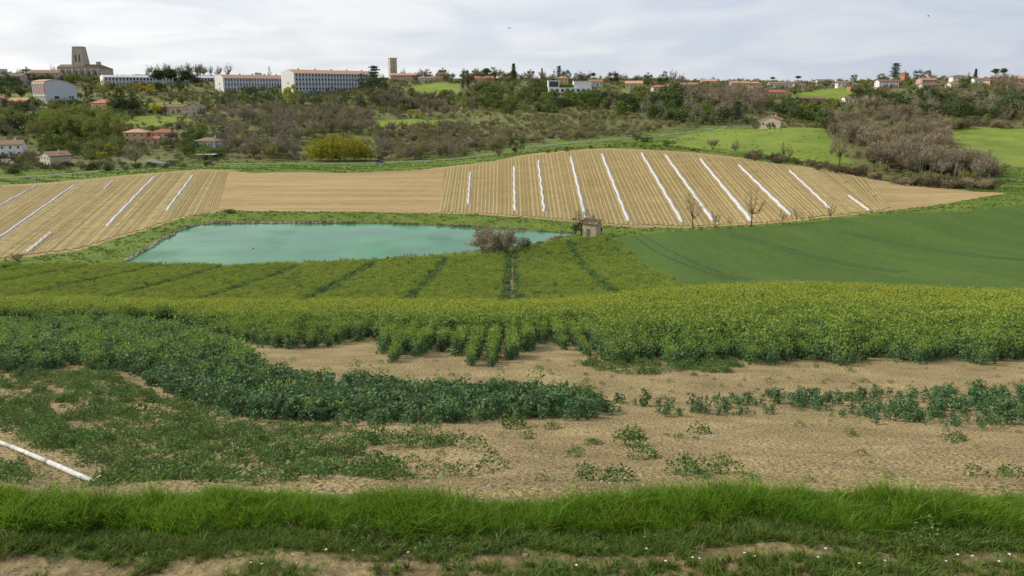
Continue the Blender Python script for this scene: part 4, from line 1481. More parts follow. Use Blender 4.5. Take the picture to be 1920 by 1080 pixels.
for i in range(3):
    bare('grey%d' % i, 300 + i, 11, 3.6, 'bark_grey', 'twig_grey', 2100, L=1.0, w=.035)
    bare('brown%d' % i, 310 + i, 10, 3.6, 'bark_brown', 'twig_brown', 2100, L=1.0, w=.035)
    bare('rose%d' % i, 320 + i, 12, 4.2, 'bark_grey', 'twig_rose', 2500, L=1.1, w=.035)
    bare('olive%d' % i, 330 + i, 6, 2.6, 'bark_grey', 'twig_olive', 1500, L=.7, w=.03, trunk=.15, leaf='leaf_spring', nleaf=130)
    bare('spring%d' % i, 340 + i, 11, 3.0, 'bark_grey', 'twig_olive', 900, L=.9, w=.03, leaf='leaf_spring', nleaf=1100)
    bare('field%d' % i, 350 + i, 9, 2.4, 'bark_brown', 'twig_brown', 520, L=.7, w=.012, trunk=.3, r0=.15, nl=9)
    leafy('evergreen%d' % i, 360 + i, 9, 3.6, 'bark_brown', 'leaf_dark', trunk=.12, clumps=30, per=60)
    leafy('green%d' % i, 370 + i, 8, 3.3, 'bark_brown', 'leaf_green', trunk=.12, clumps=28, per=60)
    bush('shrub%d' % i, 380 + i, 3.2, 2.4, 'leaf_green', 800, .24)
    bush('dark_shrub%d' % i, 390 + i, 3.2, 2.4, 'leaf_dark', 800, .24)
    bush('brown_shrub%d' % i, 400 + i, 2.6, 2.0, 'twig_brown', 1100, twig=True)
    bush('hedge%d' % i, 410 + i, 2.6, 2.2, 'hedge_brown', 900, .2)
    bare('pale%d' % i, 420 + i, 12, 2.3, 'bark_pale', 'twig_grey', 1100, L=.9, w=.03, trunk=.42, r0=.2, nl=9, spread=.8)
for i in range(2):
    leafy('spring_full%d' % i, 430 + i, 9, 3.4, 'bark_brown', 'leaf_spring', trunk=.2, clumps=24, per=55)
    leafy('lime%d' % i, 440 + i, 9, 3.2, 'bark_grey', 'leaf_lime', trunk=.22, clumps=26, per=80)
    leafy('gold%d' % i, 444 + i, 6, 2.8, 'bark_brown', 'leaf_gold', trunk=.14, clumps=20, per=55)
    leafy('greyleaf%d' % i, 450 + i, 7, 2.8, 'bark_brown', 'leaf_grey', trunk=.1, clumps=22, per=50)
    leafy('blossom%d' % i, 454 + i, 5, 2.2, 'bark_brown', 'blossom', trunk=.2, clumps=16, per=34, ls=.26)
    leafy('cypress%d' % i, 460 + i, 12, 1.15, 'bark_brown', 'leaf_dark', trunk=.04, clumps=34, per=45, ls=.3, shape='spindle')
    leafy('conifer%d' % i, 464 + i, 13, 3.4, 'bark_brown', 'leaf_dark', trunk=.06, clumps=44, per=45, ls=.34, shape='cone')
    plated('cedar%d' % i, 470 + i, 15, 6.2, 7, 'leaf_blue', per=480, ls=.5, droop=-.12, trunk=.25, expo=.7, var=(.25, 1.25))
    plated('stone_pine%d' % i, 474 + i, 12, 5.0, 5, 'leaf_dark', True, per=700, ls=.5)
    plated('spruce%d' % i, 478 + i, 13, 3.2, 14, 'leaf_blue', droop=.25, per=230, ls=.4, expo=1.0, var=(.7, 1.1))
bush('judas0', 490, 4, 3.2, 'judas', 900, .22)
leafy('ivy0', 491, 6, 1.3, 'bark_grey', 'leaf_dark', trunk=.05, clumps=22, per=60, ls=.2, shape='spindle')
bare('gnarled0', 492, 9, 3.0, 'bark_brown', 'twig_grey', 420, L=.8, w=.02, trunk=.3, r0=.3, nl=9)
bare('gnarled1', 493, 8, 2.6, 'bark_brown', 'twig_grey', 380, L=.7, w=.02, trunk=.3, r0=.28, nl=8)
TCOUNT = 0


def tree(kind, pos, h, label, cat='tree', group=None, name=None, wide=1.0):
    global TCOUNT
    TCOUNT += 1
    tr, cr, h0 = PROTO[kind]
    s = h / h0
    e = tag(link(name or ('shrub' if cat in ('shrub', 'bush') else 'tree'), None, loc=(pos[0], pos[1], gz(*pos[:2]) - .1), rz=random.uniform(0, 6.28), scale=(s * wide, s * wide, s)), label, cat, group)
    link('trunk', tr, e)
    link('crown', cr, e)
    return e


def pick(*ks):
    k = random.choice(ks)
    n_ = sum(1 for q in PROTO if q.startswith(k) and q[len(k):].isdigit())
    return k + str(random.randrange(n_))


ADJ = {'grey': 'bare grey-brown tree', 'brown': 'bare brown tree', 'rose': 'bare rosy-brown tree', 'olive': 'olive budding small tree', 'spring': 'airy spring-green tree', 'evergreen': 'dense dark evergreen tree',
       'green': 'mid-green leafy tree', 'shrub': 'leafy green shrub', 'dark_shrub': 'dark green shrub', 'brown_shrub': 'leafless brown shrub', 'hedge': 'dense brown shrub', 'pale': 'slender pale-trunked bare tree',
       'spring_full': 'full pale yellow-green tree', 'lime': 'lime-green tree', 'gold': 'golden low shrub', 'greyleaf': 'grey-green leafy tree', 'gnarled': 'gnarled bare tree'}
FILL = []


def patch(poly, n_, kinds, h0, h1, y0, y1, place, group, cat='tree', wide=(.95, 1.35), mind=1.5, share=.36, fill=1.7, grow=1.22):
    """Trees strewn over an outline (picture points of their feet): the front ones are things, those behind fill the wood."""
    xs, ys_ = [q[0] for q in poly], [q[1] for q in poly]
    tot = int(n_ * fill)
    got = []
    px_, py_ = np.random.default_rng(len(group) * 7 + n_).uniform((min(xs), min(ys_)), (max(xs), max(ys_)), (tot * 6, 2)).T
    ok = inpoly(px_, py_, poly)
    cand = sorted(zip(py_[ok][:tot], px_[ok][:tot]), reverse=True)
    k = int(n_ * share)
    step = max(1, int(len(cand) / max(1, k) * .6))
    lone_ = set(list(range(0, len(cand), step))[:k])
    for i, (qy_, qx_) in enumerate(cand):
        p = G(qx_, qy_, y0, y1, 90)
        kd = pick(*kinds)
        h = random.uniform(h0, h1) * grow
        w_ = random.uniform(*wide)
        if i in lone_:
            base = kd.rstrip('0123456789')
            small = 'shrub' in base or base in ('hedge', 'gold') or h < 3.5
            tree(kd, p, h, ADJ[base] + ' ' + place, 'shrub' if small else 'tree', ADJ[base] + ' ' + group, {'evergreen': 'evergreen_tree', 'grey': 'bare_tree', 'rose': 'bare_tree', 'brown': 'bare_tree', 'pale': 'bare_tree',
                 'gnarled': 'bare_tree'}.get(base, 'shrub' if small else 'leafy_tree'), w_)
        else:
            FILL.append((kd, p[0], p[1], h * random.uniform(.8, 1.05)))


# --- lone and striking ones
def one(kind, px, py, h, y0, y1, label, cat='tree', name=None, wide=1.0, group=None):
    return tree(kind, G(px, py, y0, y1), h, label, cat, group, name, wide)


# by the pond
rng = np.random.default_rng(5)
segs = []
mbt = MB()
for i in range(46):
    a, q = rng.uniform(0, 6.28), rng.uniform(0, 1) ** .5
    b = Vector((math.cos(a) * 2.2 * q, math.sin(a) * 1.6 * q, 0))
    e = Vector((math.cos(a) * 5.0 * q, math.sin(a) * 3.4 * q, rng.uniform(3.0, 5.4) * (1 - .45 * q * q)))
    m_ = b.lerp(e, .5) + Vector((0, 0, .5))
    mbt.tube([b - Vector((0, 0, .4)), m_, e], [.07, .045, .015], 4, cap=False)
    segs += [(b, m_), (m_, e)]
    for _ in range(3):
        segs.append((m_, e + Vector(rng.normal(0, .9, 3))))
v, f = twigs(rng, segs, 16000, .8, .026, .35)
PROTO['thicket'] = (mbt.mesh('stems', 'twig_bush'), tri_mesh('twigs', v, f, 'twig_bush'), 5.0)
e = tag(link('thicket_bush', None, loc=(*G(935, 476, 148, 162), gz(*G(935, 476, 148, 162)))), 'large grey-brown leafless thicket bush on the pond bank', 'bush')
link('stems', PROTO['thicket'][0], e)
link('twigs', PROTO['thicket'][1], e)
one('brown2', 902, 470, 7.4, 150, 164, 'thin bare brown shrub rising behind the big leafless bush', 'shrub', 'shrub', .75)
one('dark_shrub1', 982, 470, 2.6, 148, 164, 'dark green bush at the right foot of the leafless bush', 'bush', 'bush', .8)
one('dark_shrub2', 1012, 463, 1.5, 150, 166, 'low dark bush on the bank between leafless bush and hut', 'bush', 'bush', .9)
one('shrub0', 1044, 458, 1.4, 150, 168, 'low green bush left of the ivy trunks', 'bush', 'bush', .9)
one('brown_shrub1', 33, 489, 1.6, 135, 150, 'small round brown bush at the lower left field edge', 'bush', 'bush', 1.5)
one('shrub2', 430, 400, 1.6, 195, 222, 'green bush where the left rows meet the bare tilled strip', 'bush', 'bush', 1.6)
# leafless trees on the field edge above the wheat
for px, py, h, kd, lb in ((1299, 431, 9.6, 'field0', 'tall thin leafless tree, leftmost on the wheat field edge'), (1340, 429, 6.2, 'field1', 'slight leafless sapling second from the left on the wheat edge'),
                          (1368, 427, 3.6, 'field2', 'tiny leafless sapling between the two tall wheat edge trees'), (1409, 425, 10.4, 'field2', 'tallest spreading leafless tree on the wheat field edge'),
                          (1467, 421, 5.0, 'field1', 'low spreading leafless tree right of the tallest wheat edge tree'), (1493, 420, 4.8, 'field0', 'small upright leafless tree, left of a close pair'),
                          (1504, 419, 3.2, 'field2', 'stunted leafless tree in the close pair on the wheat edge'), (1519, 418, 3.6, 'field1', 'small forked leafless tree, second from the right on the wheat edge'),
                          (1556, 417, 5.4, 'field0', 'slim leafless tree, rightmost on the wheat field edge')):
    one(kd, px, py, h, 176, 196, lb, 'tree', 'bare_tree', 1.0, 'leafless trees on the wheat edge')
# ivy trunks and hut bushes
one('ivy0', 1079, 441, 4.8, 168, 182, 'ivy covered trunk left of the stone hut', 'tree', 'ivy_tree', 1.25)
one('gnarled1', 1090, 441, 7.6, 168, 182, 'leafless tree with bare crown standing against the hut', 'tree', 'bare_tree', .8)
one('ivy0', 1126, 440, 3.2, 168, 182, 'ivy bush hugging the right wall of the hut', 'bush', 'ivy_bush', .8)
# hedge trees at the right field top
one('gnarled0', 1468, 301, 9.5, 325, 352, 'gnarled ivy-dark tree, left of the pair above the melon field', 'tree', 'gnarled_tree', .8)
one('gnarled1', 1480, 302, 7.0, 325, 352, 'gnarled smaller tree, right of the pair above the melon field', 'tree', 'gnarled_tree', .8)
one('dark_shrub0', 1490, 305, 2.6, 325, 352, 'dark bush under the gnarled pair of trees', 'bush', 'bush', 1.3)
one('gnarled0', 1573, 314, 17, 320, 345, 'tallest wide bare tree in the hedge above the melon field', 'tree', 'bare_tree', .7)
one('pale1', 1557, 312, 12, 320, 345, 'thin bare tree left of the tallest hedge tree', 'tree', 'bare_tree', .6)
one('grey1', 1377, 288, 7, 340, 375, 'bare shrubby tree in the hedge left of the gnarled pair', 'tree', 'bare_tree', .9)
one('brown_shrub2', 1337, 280, 5.0, 350, 385, 'brown bush in the hedge at the meadow foot', 'bush', 'bush', 1.0)
one('dark_shrub1', 1251, 275, 3.4, 370, 405, 'dark round bush beside the road crest', 'bush', 'bush', 1.1)
one('evergreen1', 1195, 265, 5.6, 400, 430, 'dark evergreen by the road bend', 'tree', 'tree', 1.0)
one('dark_shrub0', 1213, 266, 3.4, 400, 430, 'dark bush right of the evergreen at the road bend', 'bush', 'bush', 1.3)
one('evergreen0', 968, 289, 8.6, 378, 405, 'dark green bushy tree at the left end of the crest hedge', 'tree', 'tree', 1.05)
one('brown_shrub0', 935, 297, 4.0, 378, 405, 'brown bush left of the crest evergreen', 'bush', 'bush', 1.0)
one('cedar0', 1380, 233, 13, 455, 500, 'layered green cedar left of the gabled house', 'tree', 'cedar', .85)
one('greyleaf0', 1416, 243, 5.5, 425, 455, 'grey-green bush on the meadow in front of the gabled house', 'bush', 'bush', 1.2)
one('greyleaf1', 1444, 240, 4.2, 425, 455, 'grey-green bush under the gabled house terrace', 'bush', 'bush', 1.2)
one('evergreen2', 1548, 252, 12, 430, 470, 'large dark evergreen right of the gabled house', 'tree', 'tree', 1.0)
one('brown1', 1335, 232, 9, 450, 490, 'bare brown tree beside the road bend near the cedar', 'tree', 'bare_tree', .9)

# bamboo grove
rng = np.random.default_rng(8)
stm, C = MB(), []
for i in range(150):
    a, q = rng.uniform(0, 6.28), rng.uniform(0, 1) ** .5
    b = Vector((math.cos(a) * 17 * q, math.sin(a) * 7 * q, 0))
    hh = rng.uniform(8.5, 14.0) * (1 - .5 * q ** 3)
    d = Vector((rng.normal(0, .8), rng.normal(0, .8), 0)) + Vector((math.cos(a), math.sin(a), 0)) * 1.2 * q
    t_ = b + d + Vector((0, 0, hh))
    stm.tube([b - Vector((0, 0, .5)), b + d * .2 + Vector((0, 0, hh * .6)), t_], [.06, .05, .02], 4, cap=False)
    k = 85
    t = rng.uniform(.22, 1.02, k)
    w = .35 + 1.1 * np.sin(np.clip(t, 0, 1) * math.pi) ** .7
    C.append(np.column_stack([b.x + d.x * t ** 2 + rng.normal(0, .55, k) * w, b.y + d.y * t ** 2 + rng.normal(0, .55, k) * w, hh * t]))
v, f = leafcloud(rng, np.concatenate(C), .38, .6, 1.9)
p = G(637, 303, 415, 445)
e = tag(link('bamboo_grove', None, loc=(*p, gz(*p))), 'big rounded yellow-green bamboo grove beside the valley road', 'bamboo')
link('stems', stm.mesh('stems', 'bamboo'), e)
link('foliage', tri_mesh('foliage', v, f, 'bamboo'), e)

# --- ridge and garden landmarks (picture column, foot row, height m, kind, label)
LM = [
    (702, 170, 20, 'cedar0', 'broad blue-green cedar at the right end of the long school', 'cedar', .9),
    (686, 174, 17, 'evergreen1', 'dark tree filling the left foot of the broad cedar', 'tree', .9),
    (716, 176, 16, 'evergreen2', 'dark tree filling the right foot of the broad cedar', 'tree', .9),
    (300, 172, 17, 'stone_pine0', 'leftmost umbrella pine in front of the white-roofed school', 'pine', .95),
    (322, 172, 18, 'stone_pine1', 'middle umbrella pine in front of the white-roofed school', 'pine', .95),
    (352, 172, 16.5, 'stone_pine0', 'rightmost umbrella pine in front of the white-roofed school', 'pine', .95),
    (338, 172, 14, 'evergreen0', 'dark evergreen between the umbrella pines', 'tree', .8),
    (371, 150, 9, 'cypress0', 'small dark conifer behind the umbrella pines', 'conifer', 1.6),
    (506, 150, 13, 'conifer0', 'pointed dark conifer left of the tall school gable', 'conifer', .8),
    (486, 152, 9, 'lime0', 'pale green tree behind the red-roofed school', 'tree', 1.0),
    (548, 202, 17.5, 'lime1', 'lone bright yellow-green tree below the tall school gable', 'tree', .85),
    (196, 182, 14, 'spring_full0', 'olive-green rounded tree at the white school gable', 'tree', 1.0),
    (228, 182, 12, 'spring_full1', 'olive-green tree left of the golden tree', 'tree', 1.1),
    (250, 184, 12, 'spring_full0', 'olive-green tree touching the golden tree', 'tree', .9),
    (262, 177, 9.5, 'gold0', 'golden-yellow tree, left one before the white school', 'tree', 1.1),
    (280, 177, 9, 'gold1', 'golden-yellow tree, right one before the white school', 'tree', 1.1),
    (215, 212, 19, 'conifer1', 'big dark conifer right of the red-roofed bungalow', 'conifer', 1.0),
    (237, 212, 18, 'evergreen1', 'big dark evergreen next to the pale slim tree', 'tree', .9),
    (252, 210, 17, 'conifer0', 'dark conifer at the right of the garden clump', 'conifer', 1.0),
    (231, 212, 11, 'greyleaf0', 'pale grey-green slim tree before the dark conifers', 'tree', .7),
    (343, 206, 13, 'cypress0', 'tall pointed cypress beside the stone gabled house', 'cypress', .9),
    (311, 218, 12, 'cypress1', 'ragged cypress left of the stone gabled house', 'cypress', 1.0),
    (320, 204, 9, 'cypress0', 'shorter cypress behind the ragged one', 'cypress', 1.2),
    (294, 216, 9, 'gold1', 'yellow-olive tree left of the ragged cypress', 'tree', .7),
    (102, 148, 15, 'gnarled1', 'bare tree on the skyline left of the cathedral', 'tree', .9),
    (133, 160, 12, 'spring_full1', 'olive tree in front of the cathedral nave', 'tree', 1.1),
    (165, 158, 10, 'olive1', 'bare olive-brown tree in front of the cathedral choir', 'tree', 1.3),
    (147, 185, 5.5, 'cypress1', 'left of two small cypresses at the white gym wall', 'cypress', 1.1),
    (151, 185, 5.5, 'cypress0', 'right of two small cypresses at the white gym wall', 'cypress', 1.1),
    (168, 182, 10, 'evergreen2', 'dark tree at the right end of the white gym', 'tree', .8),
    (20, 185, 17, 'evergreen0', 'dark evergreen in the garden at the upper left edge', 'tree', .9),
    (42, 183, 16, 'conifer1', 'dark pointed conifer left of the white gym', 'conifer', 1.0),
    (60, 180, 12, 'grey0', 'bare grey tree left of the white gym', 'tree', 1.0),
    (84, 172, 10, 'evergreen1', 'dark tree behind the left corner of the white gym', 'tree', 1.0),
    (4, 182, 13, 'cedar1', 'dark cedar at the left picture edge', 'cedar', .8),
    (46, 216, 9, 'evergreen2', 'round dark evergreen below the salmon roof', 'tree', 1.2),
    (118, 222, 7.5, 'judas0', 'purple-brown flowering bush below the white gym', 'bush', 1.0),
    (148, 204, 6.5, 'greyleaf1', 'round grey-green tree in the terraced garden', 'tree', 1.2),
    (325, 277, 9.5, 'evergreen0', 'dark green tree in front of the red-roofed pair of houses', 'tree', .85),
    (245, 217, 4.5, 'greyleaf0', 'left of two round clipped bushes on the terrace lawn', 'bush', 1.3),
    (258, 216, 4.5, 'greyleaf1', 'right of two round clipped bushes on the terrace lawn', 'bush', 1.3),
    (192, 301, 5.2, 'lime0', 'light green bush beside the beige house drive', 'bush', 1.2),
    (208, 292, 7, 'lime1', 'light green tree above the beige house drive', 'tree', 1.0),
    (255, 314, 12, 'brown0', 'big rounded bare bush-tree at the road junction', 'tree', 1.25),
    (58, 307, 10, 'rose0', 'bare brown tree between the two houses at left', 'tree', 1.0),
    (15, 312, 4, 'blossom0', 'white blossoming shrub at the lower left houses', 'shrub', 1.4),
    (30, 315, 3.4, 'blossom1', 'second white blossoming shrub near the left houses', 'shrub', 1.4),
    (870, 212, 15, 'spring_full1', 'tall slim yellow-green poplar on the slope', 'tree', .38),
    (868, 170, 15, 'cypress0', 'left cypress of the pair above the lime poplar', 'cypress', 1.0),
    (878, 170, 16, 'cypress1', 'right cypress of the pair above the lime poplar', 'cypress', 1.0),
    (912, 152, 11, 'stone_pine1', 'flat-topped pine on the skyline right of centre', 'pine', .8),
    (922, 152, 13, 'evergreen1', 'dark rounded evergreen on the skyline right of centre', 'tree', .9),
    (963, 152, 15, 'spruce0', 'tall blue-grey spruce on the skyline', 'spruce', .9),
    (995, 150, 10, 'evergreen0', 'dark tree right of the skyline spruce', 'tree', .8),
    (1016, 152, 11, 'spruce1', 'slim spruce left of the modern white house', 'spruce', .6),
    (1038, 156, 14, 'cypress0', 'dark cypress behind the modern white house', 'cypress', 1.0),
    (1048, 152, 13, 'cedar1', 'dark cedar behind the modern white house', 'cedar', .7),
    (1060, 156, 8, 'spring_full0', 'ochre-olive tree behind the modern white house', 'tree', 1.0),
    (1080, 158, 9, 'grey1', 'grey bare tree right behind the modern white house', 'tree', 1.1),
    (1112, 152, 7, 'stone_pine1', 'round-topped pine above the small red roof', 'pine', .8),
    (1150, 158, 11, 'evergreen2', 'dark green tree on the skyline between two red roofs', 'tree', 1.0),
    (1215, 162, 11, 'evergreen0', 'dark evergreen left behind the long red-roofed bungalow', 'tree', .9),
    (1242, 160, 12, 'evergreen1', 'dark evergreen behind the long red-roofed bungalow', 'tree', .9),
    (1262, 158, 13, 'grey0', 'bare grey skyline tree, left of two by the bungalow', 'tree', .9),
    (1276, 158, 12, 'grey2', 'bare grey skyline tree, right of two by the bungalow', 'tree', 1.0),
    (1448, 154, 5, 'stone_pine0', 'small round pine on the right skyline', 'pine', 1.2),
    (1496, 154, 6, 'stone_pine1', 'second round pine on the right skyline', 'pine', 1.2),
    (1677, 151, 15, 'cedar0', 'big flat-topped cedar on the right skyline', 'cedar', 1.0),
    (1722, 150, 10, 'evergreen2', 'rounded evergreen right of the brick tower house', 'tree', 1.1),
    (1738, 150, 9, 'green0', 'green tree right of the rounded skyline evergreen', 'tree', 1.0),
    (1815, 152, 9, 'cypress1', 'cypress clump left of the far right villas', 'cypress', 1.8),
    (1828, 150, 10, 'spruce1', 'dark spruce beside the far right villas', 'spruce', .9),
    (1865, 150, 10, 'stone_pine0', 'umbrella pine, left of two at the far right skyline', 'pine', .8),
    (1880, 150, 10, 'stone_pine1', 'umbrella pine, right of two at the far right skyline', 'pine', .8),
    (1600, 152, 7, 'green1', 'green hedge tree on the right skyline', 'tree', 1.2),
    (1652, 152, 7, 'green2', 'green tree left of the big skyline cedar', 'tree', 1.2),
    (1490, 178, 7, 'conifer0', 'dark conifer beside the red-roofed long house', 'conifer', .9),
    (1805, 166, 9, 'green0', 'large green garden tree below the white villa', 'tree', 1.4),
    (1740, 177, 5, 'lime0', 'lime-green shrub on the building plot slope', 'shrub', 1.2),
    (1562, 205, 6, 'lime1', 'lime-green shrub in the brown gully wood', 'shrub', 1.2),
    (900, 155, 7, 'green2', 'green tree beside the skyline red house', 'tree', 1.2),
    (845, 152, 7, 'green1', 'green tree above the sloping lawn', 'tree', 1.2),
    (780, 152, 6, 'green0', 'round green tree at the top of the sloping lawn', 'tree', 1.2),
    (770, 222, 7, 'lime0', 'yellow-green tree on the small terrace lawn', 'tree', .9),
    (790, 224, 6, 'lime1', 'second yellow-green tree on the small terrace lawn', 'tree', .9),
    (720, 208, 12, 'brown0', 'orange-brown bare tree below the cedar', 'tree', .8),
    (478, 190, 7, 'blossom1', 'white blossoming tree below the red-roofed school', 'tree', 1.0),
    (455, 192, 9, 'spring_full0', 'olive-green tree below the left end of the red-roofed school', 'tree', 1.0),
]
for px, py, h, kd, lb, ct, wd in LM:
    y0, y1 = (690, 900) if py < 160 else (600, 780) if py < 190 else (480, 700) if py < 245 else (350, 520)
    p = G(px, py, y0, y1)
    tree(kd, p, h, lb, ct, None, {'cedar': 'cedar', 'pine': 'umbrella_pine', 'cypress': 'cypress', 'conifer': 'conifer', 'spruce': 'spruce', 'bush': 'bush', 'shrub': 'shrub'}.get(ct, 'tree'), wd)

# --- woods and scrub
patch([(400, 205), (560, 208), (700, 218), (700, 250), (560, 262), (560, 300), (420, 305), (395, 260)], 84, ('grey', 'grey', 'rose', 'olive'), 7, 12, 420, 640,
      'in the wood left of the bamboo grove', 'bare wood left of the bamboo')
patch([(560, 210), (860, 214), (860, 222), (700, 226), (690, 252), (570, 250)], 40, ('grey', 'rose', 'olive'), 6, 9.5, 430, 640, 'on the slope behind the bamboo grove', 'bare trees behind the bamboo')
patch([(700, 245), (880, 238), (960, 262), (940, 287), (860, 297), (710, 304)], 130, ('olive', 'olive', 'brown', 'grey'), 4.2, 7.5, 410, 560, 'in the scrub right of the bamboo grove', 'scrub right of the bamboo')
patch([(880, 238), (1000, 215), (1130, 220), (1270, 238), (1180, 257), (1080, 262), (980, 272), (950, 262)], 130, ('olive', 'olive', 'olive', 'brown_shrub'), 2.2, 4.6, 430, 600, 'in the low valley scrub above the crest road',
      'olive scrub in the valley', 'shrub')
patch([(950, 178), (1040, 178), (1160, 185), (1140, 206), (1000, 212), (900, 214), (890, 190)], 62, ('green', 'shrub', 'spring', 'olive', 'dark_shrub'), 3.5, 7, 540, 690,
      'on the slope below the modern white house', 'shrubs below the modern house', 'shrub')
patch([(880, 165), (960, 158), (1030, 160), (1030, 178), (900, 186)], 26, ('green', 'spring', 'shrub', 'greyleaf'), 4, 7, 600, 760, 'on the slope left of the modern white house', 'trees left of the modern house')
patch([(1130, 185), (1290, 180), (1320, 215), (1370, 228), (1320, 236), (1220, 232), (1130, 215)], 62, ('pale', 'pale', 'grey', 'green', 'dark_shrub'), 6, 11, 470, 680,
      'in the wood below the long bungalow', 'pale-trunked wood below the bungalow')
patch([(1270, 185), (1360, 178), (1430, 184), (1430, 214), (1380, 226), (1300, 210)], 34, ('rose', 'rose', 'brown'), 9.5, 14, 500, 680, 'in the wood behind the layered cedar', 'rosy bare wood behind the cedar')
patch([(1425, 196), (1500, 190), (1560, 200), (1560, 228), (1500, 236), (1440, 208)], 24, ('dark_shrub', 'green', 'brown', 'spring_full'), 4, 8, 470, 640, 'in the garden behind the cream gabled house', 'garden growth behind the gabled house')
patch([(1530, 215), (1640, 200), (1760, 215), (1790, 250), (1770, 300), (1830, 335), (1700, 325), (1620, 280), (1560, 262)], 105, ('rose', 'brown', 'brown', 'brown_shrub'), 5, 10, 320, 580,
      'in the gully wood right of the meadow hill', 'bare gully wood')
patch([(1620, 318), (1700, 330), (1860, 345), (1860, 330), (1780, 312), (1660, 305)], 30, ('grey', 'brown', 'pale'), 8, 12, 290, 350, 'standing in the hedge at the right field end', 'bare hedge trees at right')
patch([(1590, 188), (1700, 186), (1800, 182), (1920, 180), (1990, 200), (1990, 228), (1800, 228), (1640, 212)], 92, ('evergreen', 'grey', 'pale', 'rose', 'dark_shrub'), 6, 11, 480, 680, 'in the dark wood above the right meadow',
      'dark wood above the right meadow')
patch([(1780, 236), (1990, 234), (1990, 240), (1790, 242)], 18, ('brown_shrub', 'shrub', 'hedge'), 2.5, 4.5, 455, 500, 'in the hedge topping the right meadow', 'hedge above the right meadow', 'shrub')
patch([(1860, 160), (1990, 158), (1990, 190), (1860, 182)], 22, ('rose', 'brown', 'rose'), 8, 12, 580, 740, 'below the far right villas', 'rusty bare trees at far right')
patch([(1400, 300), (1500, 313), (1600, 331), (1700, 349), (1860, 358), (1860, 352), (1700, 342), (1600, 322), (1500, 305), (1400, 292)], 76, ('hedge', 'hedge', 'brown_shrub'), 2.0, 3.8, 255, 368,
      'in the hedge along the right field top', 'brown hedge along the field top', 'shrub', (1.0, 1.5), 1.0, grow=1.0)
patch([(1010, 283), (1150, 271), (1250, 275), (1330, 283), (1330, 287), (1150, 276), (1020, 288)], 40, ('shrub', 'shrub', 'gold'), .9, 1.7, 366, 410, 'in the low hedge on the melon field crest', 'low hedge on the crest', 'shrub', (1.2, 1.9), 1.0, grow=1.0)
patch([(0, 200), (120, 200), (200, 212), (210, 240), (90, 262), (0, 258)], 44, ('green', 'evergreen', 'dark_shrub', 'grey', 'spring_full'), 4.5, 9, 480, 640, 'on the garden slope below the white gym', 'garden trees below the gym')
patch([(60, 235), (150, 230), (230, 246), (230, 268), (60, 262)], 30, ('spring', 'spring', 'spring_full'), 9, 13, 430, 560, 'in the grove above the beige house', 'spring-green grove at left')
patch([(100, 268), (235, 262), (240, 290), (140, 300), (60, 282)], 36, ('spring', 'olive', 'green', 'shrub'), 4, 7.5, 380, 510, 'on the slope right of the beige house', 'growth right of the beige house')
patch([(0, 295), (70, 297), (140, 312), (260, 312), (400, 304), (400, 311), (240, 319), (0, 327)], 46, ('dark_shrub', 'brown_shrub', 'greyleaf', 'hedge'), 1.6, 3.6, 352, 430, 'beside the valley road at left',
      'roadside hedge at left', 'shrub', (1.0, 1.6), grow=1.0)
patch([(215, 205), (400, 198), (400, 245), (300, 244), (215, 240)], 26, ('brown_shrub', 'dark_shrub', 'green', 'grey'), 2.5, 5.5, 480, 680, 'on the terraces by the stone gabled house', 'terrace shrubs', 'shrub')
patch([(335, 250), (420, 250), (420, 285), (400, 299), (345, 296)], 30, ('dark_shrub', 'grey', 'shrub', 'olive'), 3, 6, 400, 530, 'in the shady garden by the carport', 'shady garden growth')
patch([(400, 175), (680, 176), (770, 186), (770, 206), (560, 200), (410, 200)], 66, ('dark_shrub', 'olive', 'brown', 'evergreen', 'greyleaf'), 3.5, 7.5, 600, 740, 'on the slope under the red-roofed schools',
      'growth under the schools')
patch([(700, 176), (780, 178), (880, 182), (890, 208), (760, 212), (700, 205)], 44, ('dark_shrub', 'brown', 'green', 'grey', 'brown_shrub'), 3.5, 7.5, 580, 740, 'below the sloping lawn and cedar', 'growth below the lawn')
patch([(745, 146), (900, 146), (1000, 150), (1200, 156), (1200, 160), (900, 156), (745, 152)], 44, ('grey', 'green', 'brown', 'evergreen', 'spring'), 5, 10, 720, 820, 'on the skyline right of the square tower', 'skyline trees at centre')
patch([(1300, 158), (1500, 158), (1640, 154), (1920, 150), (1920, 158), (1640, 166), (1480, 168), (1300, 166)], 26, ('green', 'brown', 'shrub', 'grey', 'greyleaf'), 2.5, 5.5, 690, 800, 'among the houses of the right ridge', 'garden trees of the right ridge')
patch([(270, 140), (430, 140), (430, 146), (270, 146)], 20, ('grey', 'gnarled'), 9, 13, 790, 850, 'on the skyline behind the white-roofed school', 'bare skyline trees behind the school')
patch([(0, 143), (120, 145), (120, 160), (0, 165)], 18, ('evergreen', 'green', 'grey', 'brown'), 5, 9, 740, 830, 'in the old town left of the cathedral', 'old town trees')
patch([(60, 146), (420, 150), (420, 170), (170, 172), (60, 160)], 22, ('olive', 'dark_shrub', 'grey'), 4, 7, 700, 800, 'around the white-roofed school', 'trees around the white school')
print('trees', TCOUNT, len(FILL))
names_ = sorted(PROTO)
pm, pi = [], {}
for q in sorted({f_[0] for f_ in FILL}):
    pi[q] = len(pm)
    pm += [PROTO[q][0], PROTO[q][1]]
fx, fy = np.array([f_[1] for f_ in FILL]), np.array([f_[2] for f_ in FILL])
fz = ground(fx, fy) - .1
fs_ = np.array([f_[3] / PROTO[f_[0]][2] for f_ in FILL])
fi = np.array([pi[f_[0]] for f_ in FILL])
fr = RNG.uniform(0, 6.28, len(fx))
p3_ = np.column_stack([fx, fy, fz])
